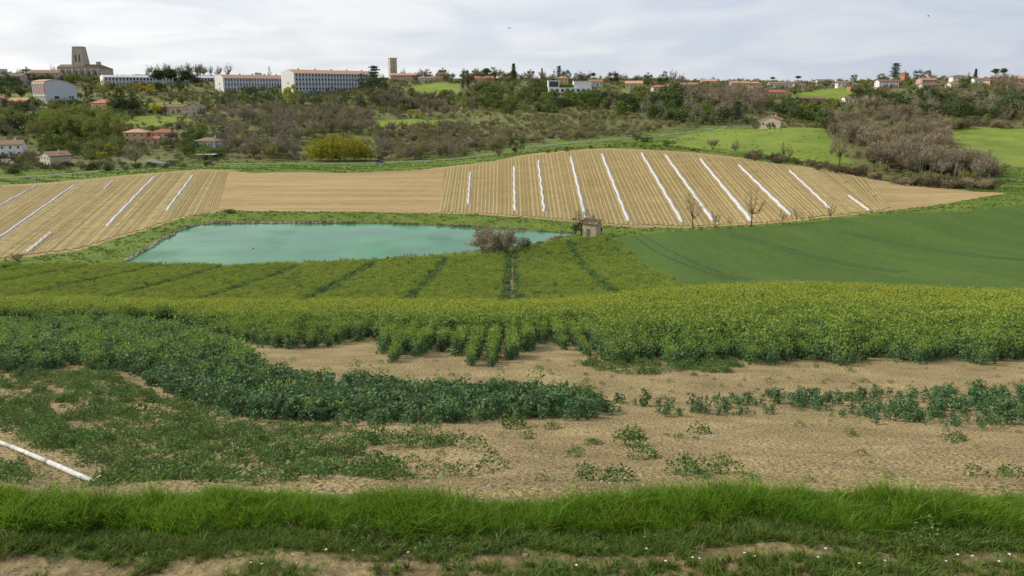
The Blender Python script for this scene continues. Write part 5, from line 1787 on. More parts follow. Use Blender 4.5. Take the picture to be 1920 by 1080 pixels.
scatter('woodland', np.concatenate([p3_, p3_]), np.concatenate([fr, fr]), np.concatenate([fs_, fs_]), np.concatenate([fi, fi + 1]), pm, label='closed mixed woodland filling the far hillside', cat='woodland')

# undergrowth that fills the woods: too dense to count
und = []
for kd in ('shrub0', 'olive0', 'shrub1', 'brown_shrub0', 'brown_shrub1', 'olive1', 'hedge0', 'olive2'):
    und.append(PROTO[kd][1])
x, y, z, qx, qy = sample(300, 800, .045, smax=.8, seed=123)
nn = noise2(x, y, .05, 3) * .6 + noise2(x, y, .2, 4) * .4
lawn = np.zeros(len(x), bool)
for q in [MEADOW_R] + MEADOW_TERR:
    lawn |= inpoly(x, y, q)
rd = np.min(np.hypot(x[:, None] - np.array([q[0] for q in ROAD])[None, ::2], y[:, None] - np.array([q[1] for q in ROAD])[None, ::2]), axis=1)
keep = inpoly(x, y, HILL) & ~lawn & (nn > .36) & (rd > 9)
k = keep.sum()
gap = (qx[keep] > 880) & (qx[keep] < 1280) & (qy[keep] > 215)
scatter('undergrowth', np.column_stack([x, y, z])[keep], RNG.uniform(0, 6.28, k), RNG.uniform(.3, .95, k) * np.where(gap, .75, 1), RNG.integers(0, 8, k), und,
        label='dense undergrowth covering the wooded hillside', cat='undergrowth')
print('under', k)

# ------------------------------------------------------------------ buildings
for nm, c in (('white_render', (.78, .77, .74)), ('cream_render', (.60, .50, .36)), ('ochre_render', (.55, .40, .23)), ('grey_render', (.56, .58, .61)), ('pink_render', (.55, .37, .27)),
              ('beige_render', (.52, .45, .35)), ('shaded_blue_panel', (.38, .41, .47)), ('orange_panel', (.50, .22, .10)), ('raw_brick', (.42, .19, .10))):
    mat(nm, [(.3, tuple(v * .86 for v in c)), (.7, tuple(min(1, v * 1.08) for v in c))], scale=.6, detail=7, rough=.9)
mat('stone_wall', [(.3, (.29, .26, .20)), (.5, (.42, .38, .30)), (.72, (.54, .50, .41))], scale=.5, detail=9, bump=.1, bscale=2)
mat('hut_stone', [(.3, (.33, .26, .17)), (.5, (.46, .38, .26)), (.72, (.58, .50, .37))], scale=2.2, detail=8, bump=.05)
mat('tile_red', [(.3, (.27, .105, .06)), (.7, (.40, .175, .10))], scale=1.2, detail=8, rnd=.2)
mat('tile_brown', [(.3, (.16, .10, .065)), (.7, (.27, .18, .12))], scale=1.2, detail=8, rnd=.2)
mat('tile_salmon', [(.3, (.38, .20, .12)), (.7, (.50, .29, .19))], scale=1.2, detail=8, rnd=.15)
mat('roof_zinc', [(.3, (.40, .42, .45)), (.7, (.52, .54, .57))], scale=.8, rough=.5)
mat('window_glass', [(0, (.035, .042, .055))], rough=.12, spec=.5)
mat('shutter', [(0, (.16, .12, .09))], rough=.7)
mat('white_trim', [(0, (.68, .68, .66))], rough=.6)
mat('car_paint', [(0, (.045, .085, .20))], rough=.25, spec=.5)
mat('rubber', [(0, (.02, .02, .02))], rough=.8)
mat('steel', [(0, (.45, .45, .46))], rough=.35)
mat('wood_dark', [(.3, (.06, .045, .03)), (.7, (.11, .08, .055))], scale=3)
mat('blue_sign', [(0, (.05, .12, .30))], rough=.5)
mat('feather', [(0, (.03, .03, .035))], rough=.8)

# a window 1 m x 1 m: frame and pane in one mesh, scaled per use (faces -y)
_w = MB().box((0, .02, 0), (1, .10, 1), 0, 0).box((0, -.035, 0), (.84, .03, .84), 0, 1)
W_MESH = _w.mesh('window', ['white_trim', 'window_glass'])
_w = MB().box((0, .02, 0), (1, .10, 1), 0, 0).box((0, -.035, 0), (.84, .03, .90), 0, 1)
D_MESH = _w.mesh('door', ['wood_dark', 'shutter'])


def windows(e, w, d, z0, storeys, nfront, nside, win=(1.1, 1.3), sh=2.8, left=True, door=True):
    for s in range(storeys):
        zc = z0 + s * sh + sh * .55
        for i in range(nfront):
            xx = -w / 2 + w * (i + .5) / nfront
            if door and s == 0 and i == nfront // 2:
                link('door', D_MESH, e, (xx, -d / 2 - .06, z0 + 1.05), 0, (1.1, 1, 2.1))
            else:
                link('window', W_MESH, e, (xx, -d / 2 - .06, zc), 0, (win[0], 1, win[1]))
        for i in range(nside):
            yy = -d / 2 + d * (i + .5) / nside
            link('window', W_MESH, e, ((-w / 2 - .06) if left else (w / 2 + .06), yy, zc), -math.pi / 2 if left else math.pi / 2, (win[0], 1, win[1]))


def roof_mesh(w, d, h, kind, rise, over=.5):
    mb = MB()
    W, Dp = w / 2 + over, d / 2 + over
    t = .22
    z = h
    if kind == 'gable':          # ridge along x
        prof = [(-Dp, z - .12), (0, z + rise), (Dp, z - .12), (Dp, z - .12 + t), (0, z + rise + t), (-Dp, z - .12 + t)]
        mb.add([(-W, y, q) for y, q in prof] + [(W, y, q) for y, q in prof],
               [(0, 1, 4, 5), (1, 2, 3, 4), (11, 10, 7, 6), (10, 9, 8, 7), (5, 4, 10, 11), (4, 3, 9, 10), (1, 0, 6, 7), (2, 1, 7, 8), (0, 5, 11, 6), (3, 2, 8, 9)])
    elif kind == 'gable_y':      # ridge along y, gable to the front
        prof = [(-W, z - .12), (0, z + rise), (W, z - .12), (W, z - .12 + t), (0, z + rise + t), (-W, z - .12 + t)]
        mb.add([(x, -Dp, q) for x, q in prof] + [(x, Dp, q) for x, q in prof],
               [(5, 4, 1, 0), (4, 3, 2, 1), (6, 7, 10, 11), (7, 8, 9, 10), (11, 10, 4, 5), (10, 9, 3, 4), (7, 6, 0, 1), (8, 7, 1, 2), (6, 11, 5, 0), (9, 8, 2, 3)])
    elif kind == 'hip':
        a = max(0.05, W - Dp) if w >= d else .05
        b = max(0.05, Dp - W) if d > w else .05
        v = [(-W, -Dp, z), (W, -Dp, z), (W, Dp, z), (-W, Dp, z), (-W, -Dp, z + t), (W, -Dp, z + t), (W, Dp, z + t), (-W, Dp, z + t), (-a, -b, z + rise), (a, -b, z + rise), (a, b, z + rise), (-a, b, z + rise)]
        mb.add(v, [(3, 2, 1, 0), (0, 1, 5, 4), (1, 2, 6, 5), (2, 3, 7, 6), (3, 0, 4, 7), (4, 5, 9, 8), (5, 6, 10, 9), (6, 7, 11, 10), (7, 4, 8, 11), (8, 9, 10, 11)])
    else:
        mb.box((0, 0, z + .15), (w + .3, d + .3, .3))
    return mb


def wall_mesh(w, d, h, kind, rise):
    mb = MB()
    if kind == 'gable':
        prof = [(-d / 2, -2.5), (d / 2, -2.5), (d / 2, h), (0, h + rise), (-d / 2, h)]
        mb.add([(-w / 2, y, z) for y, z in prof] + [(w / 2, y, z) for y, z in prof], [(4, 3, 2, 1, 0), (5, 6, 7, 8, 9), (0, 1, 6, 5), (1, 2, 7, 6), (2, 3, 8, 7), (3, 4, 9, 8), (4, 0, 5, 9)])
    elif kind == 'gable_y':
        prof = [(-w / 2, -2.5), (w / 2, -2.5), (w / 2, h), (0, h + rise), (-w / 2, h)]
        mb.add([(x, -d / 2, z) for x, z in prof] + [(x, d / 2, z) for x, z in prof], [(0, 1, 2, 3, 4), (9, 8, 7, 6, 5), (5, 6, 1, 0), (6, 7, 2, 1), (7, 8, 3, 2), (8, 9, 4, 3), (9, 5, 0, 4)])
    else:
        mb.box((0, 0, h / 2 - 1.25), (w, d, h + 2.5))
    return mb


def house(px, py, y0, y1, w, d, h, roof, rise, wall, tile, rz, label, storeys=1, nf=3, nsd=2, chimney=True, name='house', cat='house', dz=0.0, left=True, base=None):
    p = G(px, py, y0, y1)
    e = tag(link(name, None, loc=(p[0], p[1], gz(*p) + dz), rz=R(rz)), label, cat)
    wall_mesh(w, d, h, roof, rise).build('wall', wall, e)
    r_ = roof_mesh(w, d, h, roof, rise).build('roof', tile, e)
    if chimney:
        cx = w * .22
        MB().box((cx, d * .1, h + rise * .75 + .3), (.7, .7, rise * .5 + 1.2)).build('chimney', wall, r_)
    windows(e, w, d, 0, storeys, nf, nsd, (min(1.1, w / nf * .5), min(1.3, h / storeys * .5)), h / storeys, left=left)
    return e


# --- the row of houses and villas: (column, foot row, window of distances, size w d h, roof, rise, wall, tile, turn, label, storeys, front windows)
HS = [
    (88, 152, 740, 830, 26, 10, 7, 'gable', 2.6, 'beige_render', 'tile_brown', 4, 'long brown-roofed old town house left of the cathedral', 2, 8),
    (30, 156, 740, 830, 20, 10, 6, 'gable', 2.4, 'beige_render', 'tile_brown', -6, 'brown-roofed old town house hidden by trees at upper left', 2, 5),
    (2, 199, 560, 690, 10, 8, 5.5, 'hip', 1.8, 'white_render', 'tile_red', 10, 'white house with red roof at the left picture edge, halfway up the slope', 2, 3),
    (40, 202, 560, 690, 17, 9, 4.6, 'gable', 2.4, 'pink_render', 'tile_salmon', -14, 'wide salmon-roofed house below the white gym', 1, 4),
    (196, 207, 560, 690, 13, 10, 5.0, 'hip', 2.6, 'cream_render', 'tile_red', -18, 'red-roofed bungalow left of the big dark conifers', 1, 4),
    (366, 216, 520, 660, 14, 10, 5.2, 'gable_y', 3.2, 'beige_render', 'tile_brown', 14, 'pale stone house with a pointed front gable', 2, 3),
    (330, 212, 560, 680, 18, 8, 4.0, 'gable', 2.0, 'cream_render', 'tile_brown', -3, 'long low brown-roofed wing left of the stone gabled house', 1, 5),
    (259, 267, 420, 520, 12, 9, 5.6, 'hip', 2.0, 'ochre_render', 'tile_salmon', 6, 'ochre house, left of the red-roofed pair on the slope', 2, 3),
    (310, 268, 420, 520, 13, 9, 5.8, 'hip', 2.1, 'cream_render', 'tile_red', 8, 'cream house with a low red wing, right of the pair on the slope', 2, 4),
    (288, 270, 415, 515, 7.5, 6, 3.0, 'gable', 1.3, 'pink_render', 'tile_red', 8, 'low red-roofed garage between the pair of houses', 1, 2),
    (395, 284, 400, 500, 13, 9, 5.6, 'hip', 2.0, 'grey_render', 'tile_brown', -16, 'shaded brown-roofed house above the carport', 2, 3),
    (18, 292, 380, 470, 14.5, 9, 5.8, 'gable', 2.0, 'white_render', 'tile_brown', 18, 'two-storey white house at the left picture edge near the road', 2, 4),
    (106, 310, 360, 430, 12.5, 9.5, 4.9, 'gable_y', 1.7, 'beige_render', 'tile_brown', -42, 'beige house with a shallow gable near the valley road', 2, 3),
    (757, 152, 730, 830, 30, 10, 7.0, 'gable', 2.4, 'pink_render', 'tile_salmon', 3, 'long pinkish building beneath the square tower', 2, 8),
    (830, 150, 730, 830, 16, 9, 7.0, 'hip', 2.2, 'ochre_render', 'tile_brown', 0, 'ochre house on the skyline above the sloping lawn', 2, 4),
    (800, 153, 730, 830, 18, 8, 4.0, 'gable', 2.0, 'grey_render', 'tile_brown', -5, 'low grey house on the skyline left of the ochre one', 1, 5),
    (908, 154, 700, 800, 20, 9, 4.5, 'gable', 2.4, 'pink_render', 'tile_red', 0, 'rose-walled house under the flat-topped pine', 1, 5),
    (1054, 158, 680, 780, 13, 10, 6.2, 'hip', 2.2, 'ochre_render', 'tile_salmon', -8, 'ochre house behind the modern white house', 2, 3),
    (1116, 161, 670, 780, 14, 9, 4.4, 'gable', 2.4, 'grey_render', 'tile_red', 0, 'house with bright red roof right of the modern white house', 1, 4),
    (1188, 164, 650, 780, 17, 10, 4.4, 'gable', 2.6, 'cream_render', 'tile_salmon', -8, 'salmon-roofed house left of the long bungalow', 1, 4),
    (1243, 172, 620, 740, 22, 10, 4.6, 'hip', 2.6, 'cream_render', 'tile_red', 5, 'long red-roofed bungalow with a row of tall windows', 1, 7),
    (1290, 166, 670, 780, 20, 9, 3.6, 'gable', 2.0, 'pink_render', 'tile_salmon', 0, 'low salmon-roofed house right of the long bungalow', 1, 5),
    (1386, 165, 690, 790, 20, 10, 5.0, 'gable', 2.2, 'beige_render', 'tile_salmon', 0, 'beige skyline house above the rosy bare wood', 1, 5),
    (1415, 169, 680, 780, 13, 10, 6.2, 'hip', 2.2, 'ochre_render', 'tile_salmon', -20, 'ochre cube-like house left of the red-roofed long house', 2, 3),
    (1462, 164, 700, 800, 24, 10, 4.4, 'gable', 2.0, 'white_render', 'tile_brown', 0, 'white-walled low house with a red-brown roof on the right ridge', 1, 6),
    (1451, 181, 620, 720, 19, 9, 4.4, 'gable', 2.2, 'ochre_render', 'tile_red', -4, 'red-roofed long house on the slope below the ridge', 1, 5),
    (1496, 164, 700, 800, 14, 9, 4.6, 'gable_y', 2.2, 'cream_render', 'tile_brown', 10, 'cream gable-fronted house on the right ridge', 1, 3),
    (1443, 236, 440, 470, 12.5, 11, 4.6, 'gable_y', 2.4, 'cream_render', 'tile_red', -24, 'cream gabled house at the top of the green meadow', 1, 2),
    (1584, 163, 690, 800, 20, 10, 4.4, 'hip', 2.2, 'white_render', 'tile_brown', 0, 'white house behind the two raw brick shells', 1, 5),
    (1603, 170, 650, 740, 14, 9, 4.2, 'flat', 0, 'raw_brick', 'raw_brick', 4, 'unfinished raw brick shell house, left of two', 1, 4),
    (1653, 171, 650, 740, 14, 9, 4.2, 'flat', 0, 'raw_brick', 'raw_brick', 2, 'unfinished raw brick shell house, right of two', 1, 4),
    (1662, 162, 690, 800, 22, 10, 5.4, 'gable', 2.2, 'white_render', 'tile_brown', 4, 'long white house above the right brick shell', 2, 6),
    (1695, 152, 740, 840, 6, 6, 8.5, 'hip', 2.4, 'raw_brick', 'tile_red', 20, 'small square brick tower house on the right skyline', 2, 2),
    (1736, 160, 680, 800, 18, 10, 6.0, 'gable', 2.4, 'pink_render', 'tile_salmon', 10, 'pinkish house with a salmon roof in the middle of the right ridge', 2, 4),
    (1742, 165, 640, 740, 20, 9, 3.2, 'gable', 2.2, 'beige_render', 'tile_brown', 4, 'low brown-roofed barn below the pinkish house', 1, 4),
    (1796, 156, 700, 820, 16, 10, 7.0, 'hip', 2.4, 'white_render', 'tile_brown', -4, 'tall white villa on the right ridge', 2, 4),
    (1790, 165, 650, 760, 16, 9, 4.0, 'gable', 2.2, 'white_render', 'tile_red', 8, 'white house with a red roof below the tall white villa', 1, 4),
    (1836, 157, 690, 800, 16, 9, 4.6, 'gable', 2.0, 'white_render', 'tile_brown', 0, 'white house between the cypress clump and umbrella pines', 1, 4),
    (1860, 160, 680, 800, 14, 9, 5.0, 'hip', 2.0, 'ochre_render', 'tile_brown', 12, 'ochre house below the two umbrella pines', 1, 3),
    (1902, 156, 700, 800, 20, 10, 5.0, 'gable', 2.4, 'cream_render', 'tile_salmon', 0, 'salmon-roofed house at the right end of the skyline', 1, 5),
    (1905, 166, 650, 760, 16, 9, 4.0, 'gable', 2.2, 'pink_render', 'tile_red', -6, 'red-roofed house near the right picture edge among rusty trees', 1, 4),
    (1520, 191, 600, 700, 26, 9, 3.2, 'gable', 2.0, 'pink_render', 'tile_brown', 2, 'long low brown-roofed house half hidden above the gully', 1, 6),
    (1600, 191, 600, 700, 20, 9, 3.6, 'gable', 1.8, 'white_render', 'tile_brown', 0, 'white low house half hidden above the gully wood', 1, 5),
    (1722, 188, 600, 700, 12, 8, 3.2, 'gable', 1.8, 'beige_render', 'tile_brown', 8, 'small brown-roofed house above the dark ivy wood', 1, 3),
    (1545, 158, 720, 820, 18, 9, 4.0, 'gable', 2.0, 'grey_render', 'tile_brown', 0, 'grey low house on the right skyline behind pale bushes', 1, 4),
    (1330, 160, 700, 800, 18, 9, 4.0, 'gable', 2.0, 'cream_render', 'tile_salmon', 0, 'cream house peeping over the left of the rosy wood', 1, 4),
]
for (px, py, y0, y1, w, d, h, rf, rise, wl_, tl, rz, lb, st, nf) in HS:
    if px > 740 and py < 195:
        w, d, h, rise = w * .78, d * .8, h * .8, rise * .7
        py += 1
    house(px, py, y0, y1, w, d, h, rf, rise, wl_, tl, rz, lb, st, nf, 2, chimney=(rf != 'flat'), left=(rz <= 25))

# small extras of the cream gabled house
p = G(1462, 238, 436, 470)
e = tag(link('garage', None, loc=(*p, gz(*p)), rz=R(-24)), 'small cream annex wall right of the gabled house', 'annex')
MB().box((0, 0, .6), (4.2, 4, 4.0)).build('wall', 'cream_render', e)
MB().box((0, 0, 2.75), (4.7, 4.5, .3)).build('roof', 'roof_zinc', e)
link('door', D_MESH, e, (0, -2.06, 1.0), 0, (2.2, 1, 2.0))
# carport
p = G(388, 299, 400, 440)
e = tag(link('carport', None, loc=(*p, gz(*p)), rz=R(-4)), 'white flat-roofed carport beside the valley road', 'carport')
MB().box((0, 0, 2.6), (9.4, 5, .28)).build('roof', 'white_trim', e)
for sx in (-4.4, 0, 4.4):
    for sy in (-2.2, 2.2):
        MB().box((sx, sy, 1.0), (.18, .18, 2.95)).build('post', 'wood_dark', e)
MB().box((0, 2.4, 1.1), (9, .15, 2.4)).build('back_wall', 'wood_dark', e)

# modern white house
p = G(1068, 175, 600, 720)
e = tag(link('modern_house', None, loc=(*p, gz(*p)), rz=R(3)), 'modern flat-roofed white house with a raised glazed box', 'house')
MB().box((0, 0, 1.0), (33, 9, 6.5)).build('base_wall', 'white_render', e)
b_ = MB().box((-12.6, 0, 6.8), (8.4, 8, 5.0)).build('upper_box', 'white_render', e)
MB().box((-12.6, -4.06, 6.8), (7.0, .14, 3.9)).build('glazing', 'window_glass', b_)
MB().box((-12.6, 0, 9.5), (8.9, 8.6, .35)).build('roof_slab', 'white_trim', b_)
b2 = MB().box((9.5, 0.4, 6.6), (13.5, 8, 4.6)).build('right_block', 'white_render', e)
MB().box((9.5, .4, 9.05), (14, 8.6, .3)).build('roof_slab', 'white_trim', b2)
MB().box((-1.5, .6, 5.4), (13, 7, 2.2)).build('green_roof', 'pasture', e)
for i in range(8):
    link('window', W_MESH, e, (-14 + i * 4.0, -4.57, 2.2), 0, (2.2, 1, 2.6))

# --- the schools
def school(pxl, pxr, py, y, h, label, storeys, bays, tile, rise=2.6, depth=12, gable_white=True, turn=0.0, wall='shaded_blue_panel'):
    a, b = Vector(P(pxl, y)), Vector(P(pxr, y + turn))
    c = (a + b) / 2
    L = (b - a).length
    z = gz(*G((pxl + pxr) / 2, py, y - 60, y + 60)) * .5 + .5 * (CZ - y * tpy(py))
    e = tag(link('school', None, loc=(c.x, c.y + depth / 2, CZ - y * tpy(py)), rz=math.atan2(b.y - a.y, b.x - a.x)), label, 'school')
    prof = [(-depth / 2, -6), (depth / 2, -6), (depth / 2, h), (0, h + rise), (-depth / 2, h)]
    mb = MB()
    mb.add([(-L / 2, y_, z_) for y_, z_ in prof] + [(L / 2, y_, z_) for y_, z_ in prof], [(0, 1, 6, 5), (1, 2, 7, 6), (2, 3, 8, 7), (3, 4, 9, 8), (4, 0, 5, 9)])
    mb.build('wall', wall, e)  # blue-grey panel colour includes the shade on the long side; gables stay white
    for sgn in (-1, 1):
        g_ = MB().add([(sgn * (L / 2 + dx), y_, z_ + (.35 if z_ > 0 else 0)) for dx in (0, .4) for y_, z_ in prof],
                      [(0, 1, 2, 3, 4), (9, 8, 7, 6, 5), (0, 5, 6, 1), (1, 6, 7, 2), (2, 7, 8, 3), (3, 8, 9, 4), (4, 9, 5, 0)]).build('gable_wall', 'white_render', e)
        for k in range(2):
            link('window', W_MESH, g_, (sgn * (L / 2 + .46), -.5, 2.5 + k * 4), -math.pi / 2 * (1 if sgn < 0 else -1), (1.0, 1, 2.0))
    r_ = roof_mesh(L - .2, depth, h + .02, 'gable', rise, .35)
    ro = r_.build('roof', tile, e)
    for k in range(5):
        MB().box((-L / 2 + L * (k + .7) / 5.2, 1.5, h + rise + .3), (1.0, .9, 1.8)).build('chimney', 'tile_brown' if tile != 'roof_zinc' else 'grey_render', ro)
    sh = h / storeys
    pil = MB().box((0, 0, h / 2 - .1), (.55, .5, h - .4)).mesh('pilaster', 'white_render')
    for i in range(bays + 1):
        link('pilaster', pil, e, (-L / 2 + .5 + (L - 1) * i / bays, -depth / 2 - .22, 0))
    bw = (L - 1) / bays
    for s in range(storeys):
        for i in range(bays):
            link('window', W_MESH, e, (-L / 2 + .5 + bw * (i + .5), -depth / 2 - .07, sh * (s + .58)), 0, (bw * .68, 1, sh * .52))
    MB().box((0, -depth / 2 - .3, h - .1), (L, .5, .35)).build('cornice', 'white_trim', e)
    return e


school(187, 398, 171, 735, 12.0, 'long white-roofed school behind the umbrella pines', 3, 34, 'roof_zinc', 1.6, 13, turn=60)
school(408, 528, 172, 715, 11.5, 'lower red-roofed school between the pines and the tall gable', 3, 22, 'tile_salmon', 2.6, 13, turn=50)
school(537, 692, 171, 690, 14.5, 'tall red-roofed school with a bright white gable', 4, 27, 'tile_salmon', 2.8, 16, turn=78)

# --- gym hall with a curved roof
a = P(106, 660)
e = tag(link('gym_hall', None, loc=(a[0], a[1], CZ - 660 * tpy(188)), rz=R(0)), 'white gym hall with curved roof and orange-striped end', 'hall')
Lg, dg = 25.0, 16.0
prof = [(-Lg * .08, 0)]
arc = [(-Lg / 2 + Lg * q, 13.2 + 2.6 * math.sin(math.pi * min(1, q * .9 + .1)) - 1.6 * q * q * 1.3) for q in np.linspace(0, 1, 13)]
mb = MB()
n_ = len(arc)
vs = [(x, -dg / 2, -4) for x, z in arc] + [(x, -dg / 2, z) for x, z in arc] + [(x, dg / 2, -4) for x, z in arc] + [(x, dg / 2, z) for x, z in arc]
fs = [(i, i + 1, n_ + i + 1, n_ + i) for i in range(n_ - 1)] + [(2 * n_ + i + 1, 2 * n_ + i, 3 * n_ + i, 3 * n_ + i + 1) for i in range(n_ - 1)]
fs += [(2 * n_, 0, n_, 3 * n_), (n_ - 1, 3 * n_ - 1, 4 * n_ - 1, 2 * n_ - 1)]
mb.add(vs, fs).build('wall', 'grey_render', e)
mb = MB()
vs = [(x * 1.02, sy * (dg / 2 + .4), z + dz_) for dz_ in (.02, .4) for sy in (-1, 1) for x, z in arc]
fs = [(2 * n_ + i, 2 * n_ + i + 1, 3 * n_ + i + 1, 3 * n_ + i) for i in range(n_ - 1)] + [(i + 1, i, n_ + i, n_ + i + 1) for i in range(n_ - 1)]
fs += [(i, i + 1, 2 * n_ + i + 1, 2 * n_ + i) for i in range(n_ - 1)] + [(n_ + i + 1, n_ + i, 3 * n_ + i, 3 * n_ + i + 1) for i in range(n_ - 1)] + [(0, 2 * n_, 3 * n_, n_), (n_ - 1, 2 * n_ - 1, 4 * n_ - 1, 3 * n_ - 1)]
mb.add(vs, fs).build('roof', 'tile_salmon', e)
e.rotation_euler = (0, 0, R(60))
for i in range(8):
    yy = -dg / 2 + dg * (i + .5) / 8
    MB().box((-Lg / 2 - .12, yy, 8.6), (.24, 1.15, 8.2)).build('panel', 'orange_panel', e)
    MB().box((-Lg / 2 - .12, yy, 2.0), (.24, 1.15, 3.0)).build('panel', 'cream_render', e)
    MB().box((-Lg / 2 - .3, yy + 1.0, 6.4), (.5, .45, 13)).build('fin', 'white_render', e)
MB().box((-Lg / 2 - .35, 0, 4.0), (.5, dg, .8)).build('band', 'white_render', e)
MB().box((-Lg / 2 - .35, 0, 13.0), (.5, dg + .3, .7)).build('band', 'white_render', e)
for xx in (-4.2, 6.5, 8.5):
    link('window', W_MESH, e, (xx, -dg / 2 - .06, 2.2), 0, (1.6 if xx > 0 else 4.5, 1, 2.4))

# --- cathedral
Yc = 860
a = P(160, Yc)
zc = CZ - Yc * tpy(141)
e = tag(link('cathedral', None, loc=(a[0], a[1], zc)), 'grey stone cathedral with a tapering square tower on the skyline', 'cathedral')
nave = MB().add([(-23, -9, -12), (19, -9, -12), (27, -4, -12), (27, 4, -12), (19, 9, -12), (-23, 9, -12), (-23, -9, 7.5), (19, -9, 7.5), (27, -4, 6.5), (27, 4, 6.5), (19, 9, 7.5), (-23, 9, 7.5)],
                [(0, 1, 7, 6), (1, 2, 8, 7), (2, 3, 9, 8), (3, 4, 10, 9), (4, 5, 11, 10), (5, 0, 6, 11), (6, 7, 8, 9, 10, 11)]).build('nave', 'stone_wall', e)
MB().add([(-23.5, -9.7, 7.5), (19, -9.7, 7.5), (28, -4.4, 6.0), (28, 4.4, 6.0), (19, 9.7, 7.5), (-23.5, 9.7, 7.5), (-23.5, 0, 10.6), (17, 0, 10.6)],
         [(0, 1, 7, 6), (1, 2, 7), (2, 3, 7), (3, 4, 7), (4, 5, 6, 7), (5, 0, 6), (5, 4, 3, 2, 1, 0)]).build('roof', 'tile_brown', nave)
for i in range(7):
    MB().add([(-20 + i * 6.4 + dx, y_, z_) for dx in (-.8, .8) for y_, z_ in ((-9, -12), (-11.6, -12), (-10.6, 5), (-9, 7))], [(0, 1, 2, 3), (7, 6, 5, 4), (1, 5, 6, 2), (2, 6, 7, 3)]).build('buttress', 'stone_wall', nave)
    if i < 6:
        MB().add([(-16.8 + i * 6.4 + sx, -9.12, z_) for sx, z_ in ((-1, -6), (1, -6), (1, 2.5), (.6, 4), (0, 4.8), (-.6, 4), (-1, 2.5))], [(0, 1, 2, 3, 4, 5, 6)]).build('window', 'window_glass', nave)
tw = MB()
rings = [(-12, 6.0, 6.0), (9, 5.8, 5.8), (12, 5.5, 5.5), (22, 4.7, 4.7), (27.4, 4.4, 4.4)]
vs = []
for z_, hx, hy in rings:
    vs += [(-hx, -hy, z_), (hx, -hy, z_), (hx, hy, z_), (-hx, hy, z_)]
fs = [(k * 4 + j, k * 4 + (j + 1) % 4, (k + 1) * 4 + (j + 1) % 4, (k + 1) * 4 + j) for k in range(4) for j in range(4)] + [(16, 17, 18, 19)]
tower = tw.add([(x - 3.2, y_, z_) for x, y_, z_ in vs], fs).build('tower', 'stone_wall', e)
for sx in (-1, 1):
    for sy in (-1, 1):
        MB().tube([(-3.2 + sx * 5.6, sy * 5.6, -12), (-3.2 + sx * 5.3, sy * 5.3, 12), (-3.2 + sx * 4.2, sy * 4.2, 27)], [1.3, 1.1, .65], 6).build('buttress', 'stone_wall', tower)
for sx in (-1.9, 1.9):
    MB().add([(-3.2 + sx + dx, -5.5 + .08 * (z_ - 13), z_) for dx, z_ in ((-.8, 13), (.8, 13), (.8, 19), (0, 20.6), (-.8, 19))], [(0, 1, 2, 3, 4)]).build('belfry_opening', 'window_glass', tower)
MB().box((-3.2, 0, 27.6), (9.4, 9.4, .6)).build('parapet', 'stone_wall', tower)
MB().box((15.0, 0, 11.2), (3.4, 3.4, 4.0)).build('turret', 'stone_wall', nave)

# --- square tower on the ridge
Yt = 800
a = P(737, Yt)
e = tag(link('square_tower', None, loc=(a[0], a[1], CZ - Yt * tpy(150)), rz=R(24)), 'tall plain brown square tower on the skyline right of the cedar', 'tower')
MB().box((0, 0, 6.5), (6.6, 6.6, 26)).build('wall', 'stone_wall', e)
MB().box((0, 0, 19.8), (7.0, 7.0, .7)).build('parapet', 'stone_wall', e)
for k in range(3):
    MB().box((.5, -3.32, 8 + k * 3.6), (.6, .1, 1.6)).build('slit_window', 'window_glass', e)
MB().box((3.45, 1, 9), (.5, .5, 20)).build('buttress', 'stone_wall', e)
# round grey block at the far left
a = P(4, 790)
e = tag(link('grey_block', None, loc=(a[0], a[1], CZ - 790 * tpy(146))), 'pale grey building top at the left end of the skyline', 'building')
MB().lathe((0, 0, -6), [(5.0, 0), (5.0, 13), (4.4, 13.4)], 20).build('wall', 'grey_render', e, smooth=False)
MB().lathe((0, 0, 7.3), [(5.3, 0), (5.3, .6), (4.9, .8)], 20).build('parapet', 'white_render', e)

# --- stone hut by the wheat
p = G(1109, 442, 168, 180)
e = tag(link('stone_hut', None, loc=(*p, gz(*p)), rz=R(-28)), 'small ruined stone hut by the wheat field corner', 'hut')
mb = MB()
rng = np.random.default_rng(3)
prof = [(-1.55, 2.9), (-.6, 3.0), (.5, 3.1), (1.55, 2.7)]
mb.box((0, 0, 1.2), (3.2, 2.8, 3.2)).build('wall', 'hut_stone', e)
st_ = [lump(700 + i, 1, 'hut_stone') for i in range(4)]
for k in range(34):                              # rough stones of the wall head and corners
    s_ = rng.uniform(.16, .28)
    ang = rng.integers(0, 4)
    q = rng.uniform(-1.5, 1.5)
    pos = [(q, -1.38, 0), (q, 1.38, 0), (-1.6, q * .88, 0), (1.6, q * .88, 0)][ang]
    link('stone', st_[k % 4], e, (pos[0], pos[1], 2.75 + rng.uniform(-.1, .15)), rng.uniform(0, 6), s_)
MB().add([(-1.8, -1.6, 2.75), (1.8, -1.6, 2.6), (1.8, 1.6, 3.3), (-1.8, 1.6, 3.5), (-1.8, -1.6, 2.9), (1.8, -1.6, 2.75), (1.8, 1.6, 3.45), (-1.8, 1.6, 3.65)],
         [(3, 2, 1, 0), (4, 5, 6, 7), (0, 1, 5, 4), (1, 2, 6, 5), (2, 3, 7, 6), (3, 0, 4, 7)]).build('roof', 'hedge_brown', e)
MB().box((-.2, -1.41, .85), (.8, .08, 1.7)).build('doorway', 'shutter', e)
one('brown_shrub0', 1111, 438, 1.5, 170, 182, 'dry brush growing on top of the stone hut', 'bush', 'brush', .9).location.z += 2.9
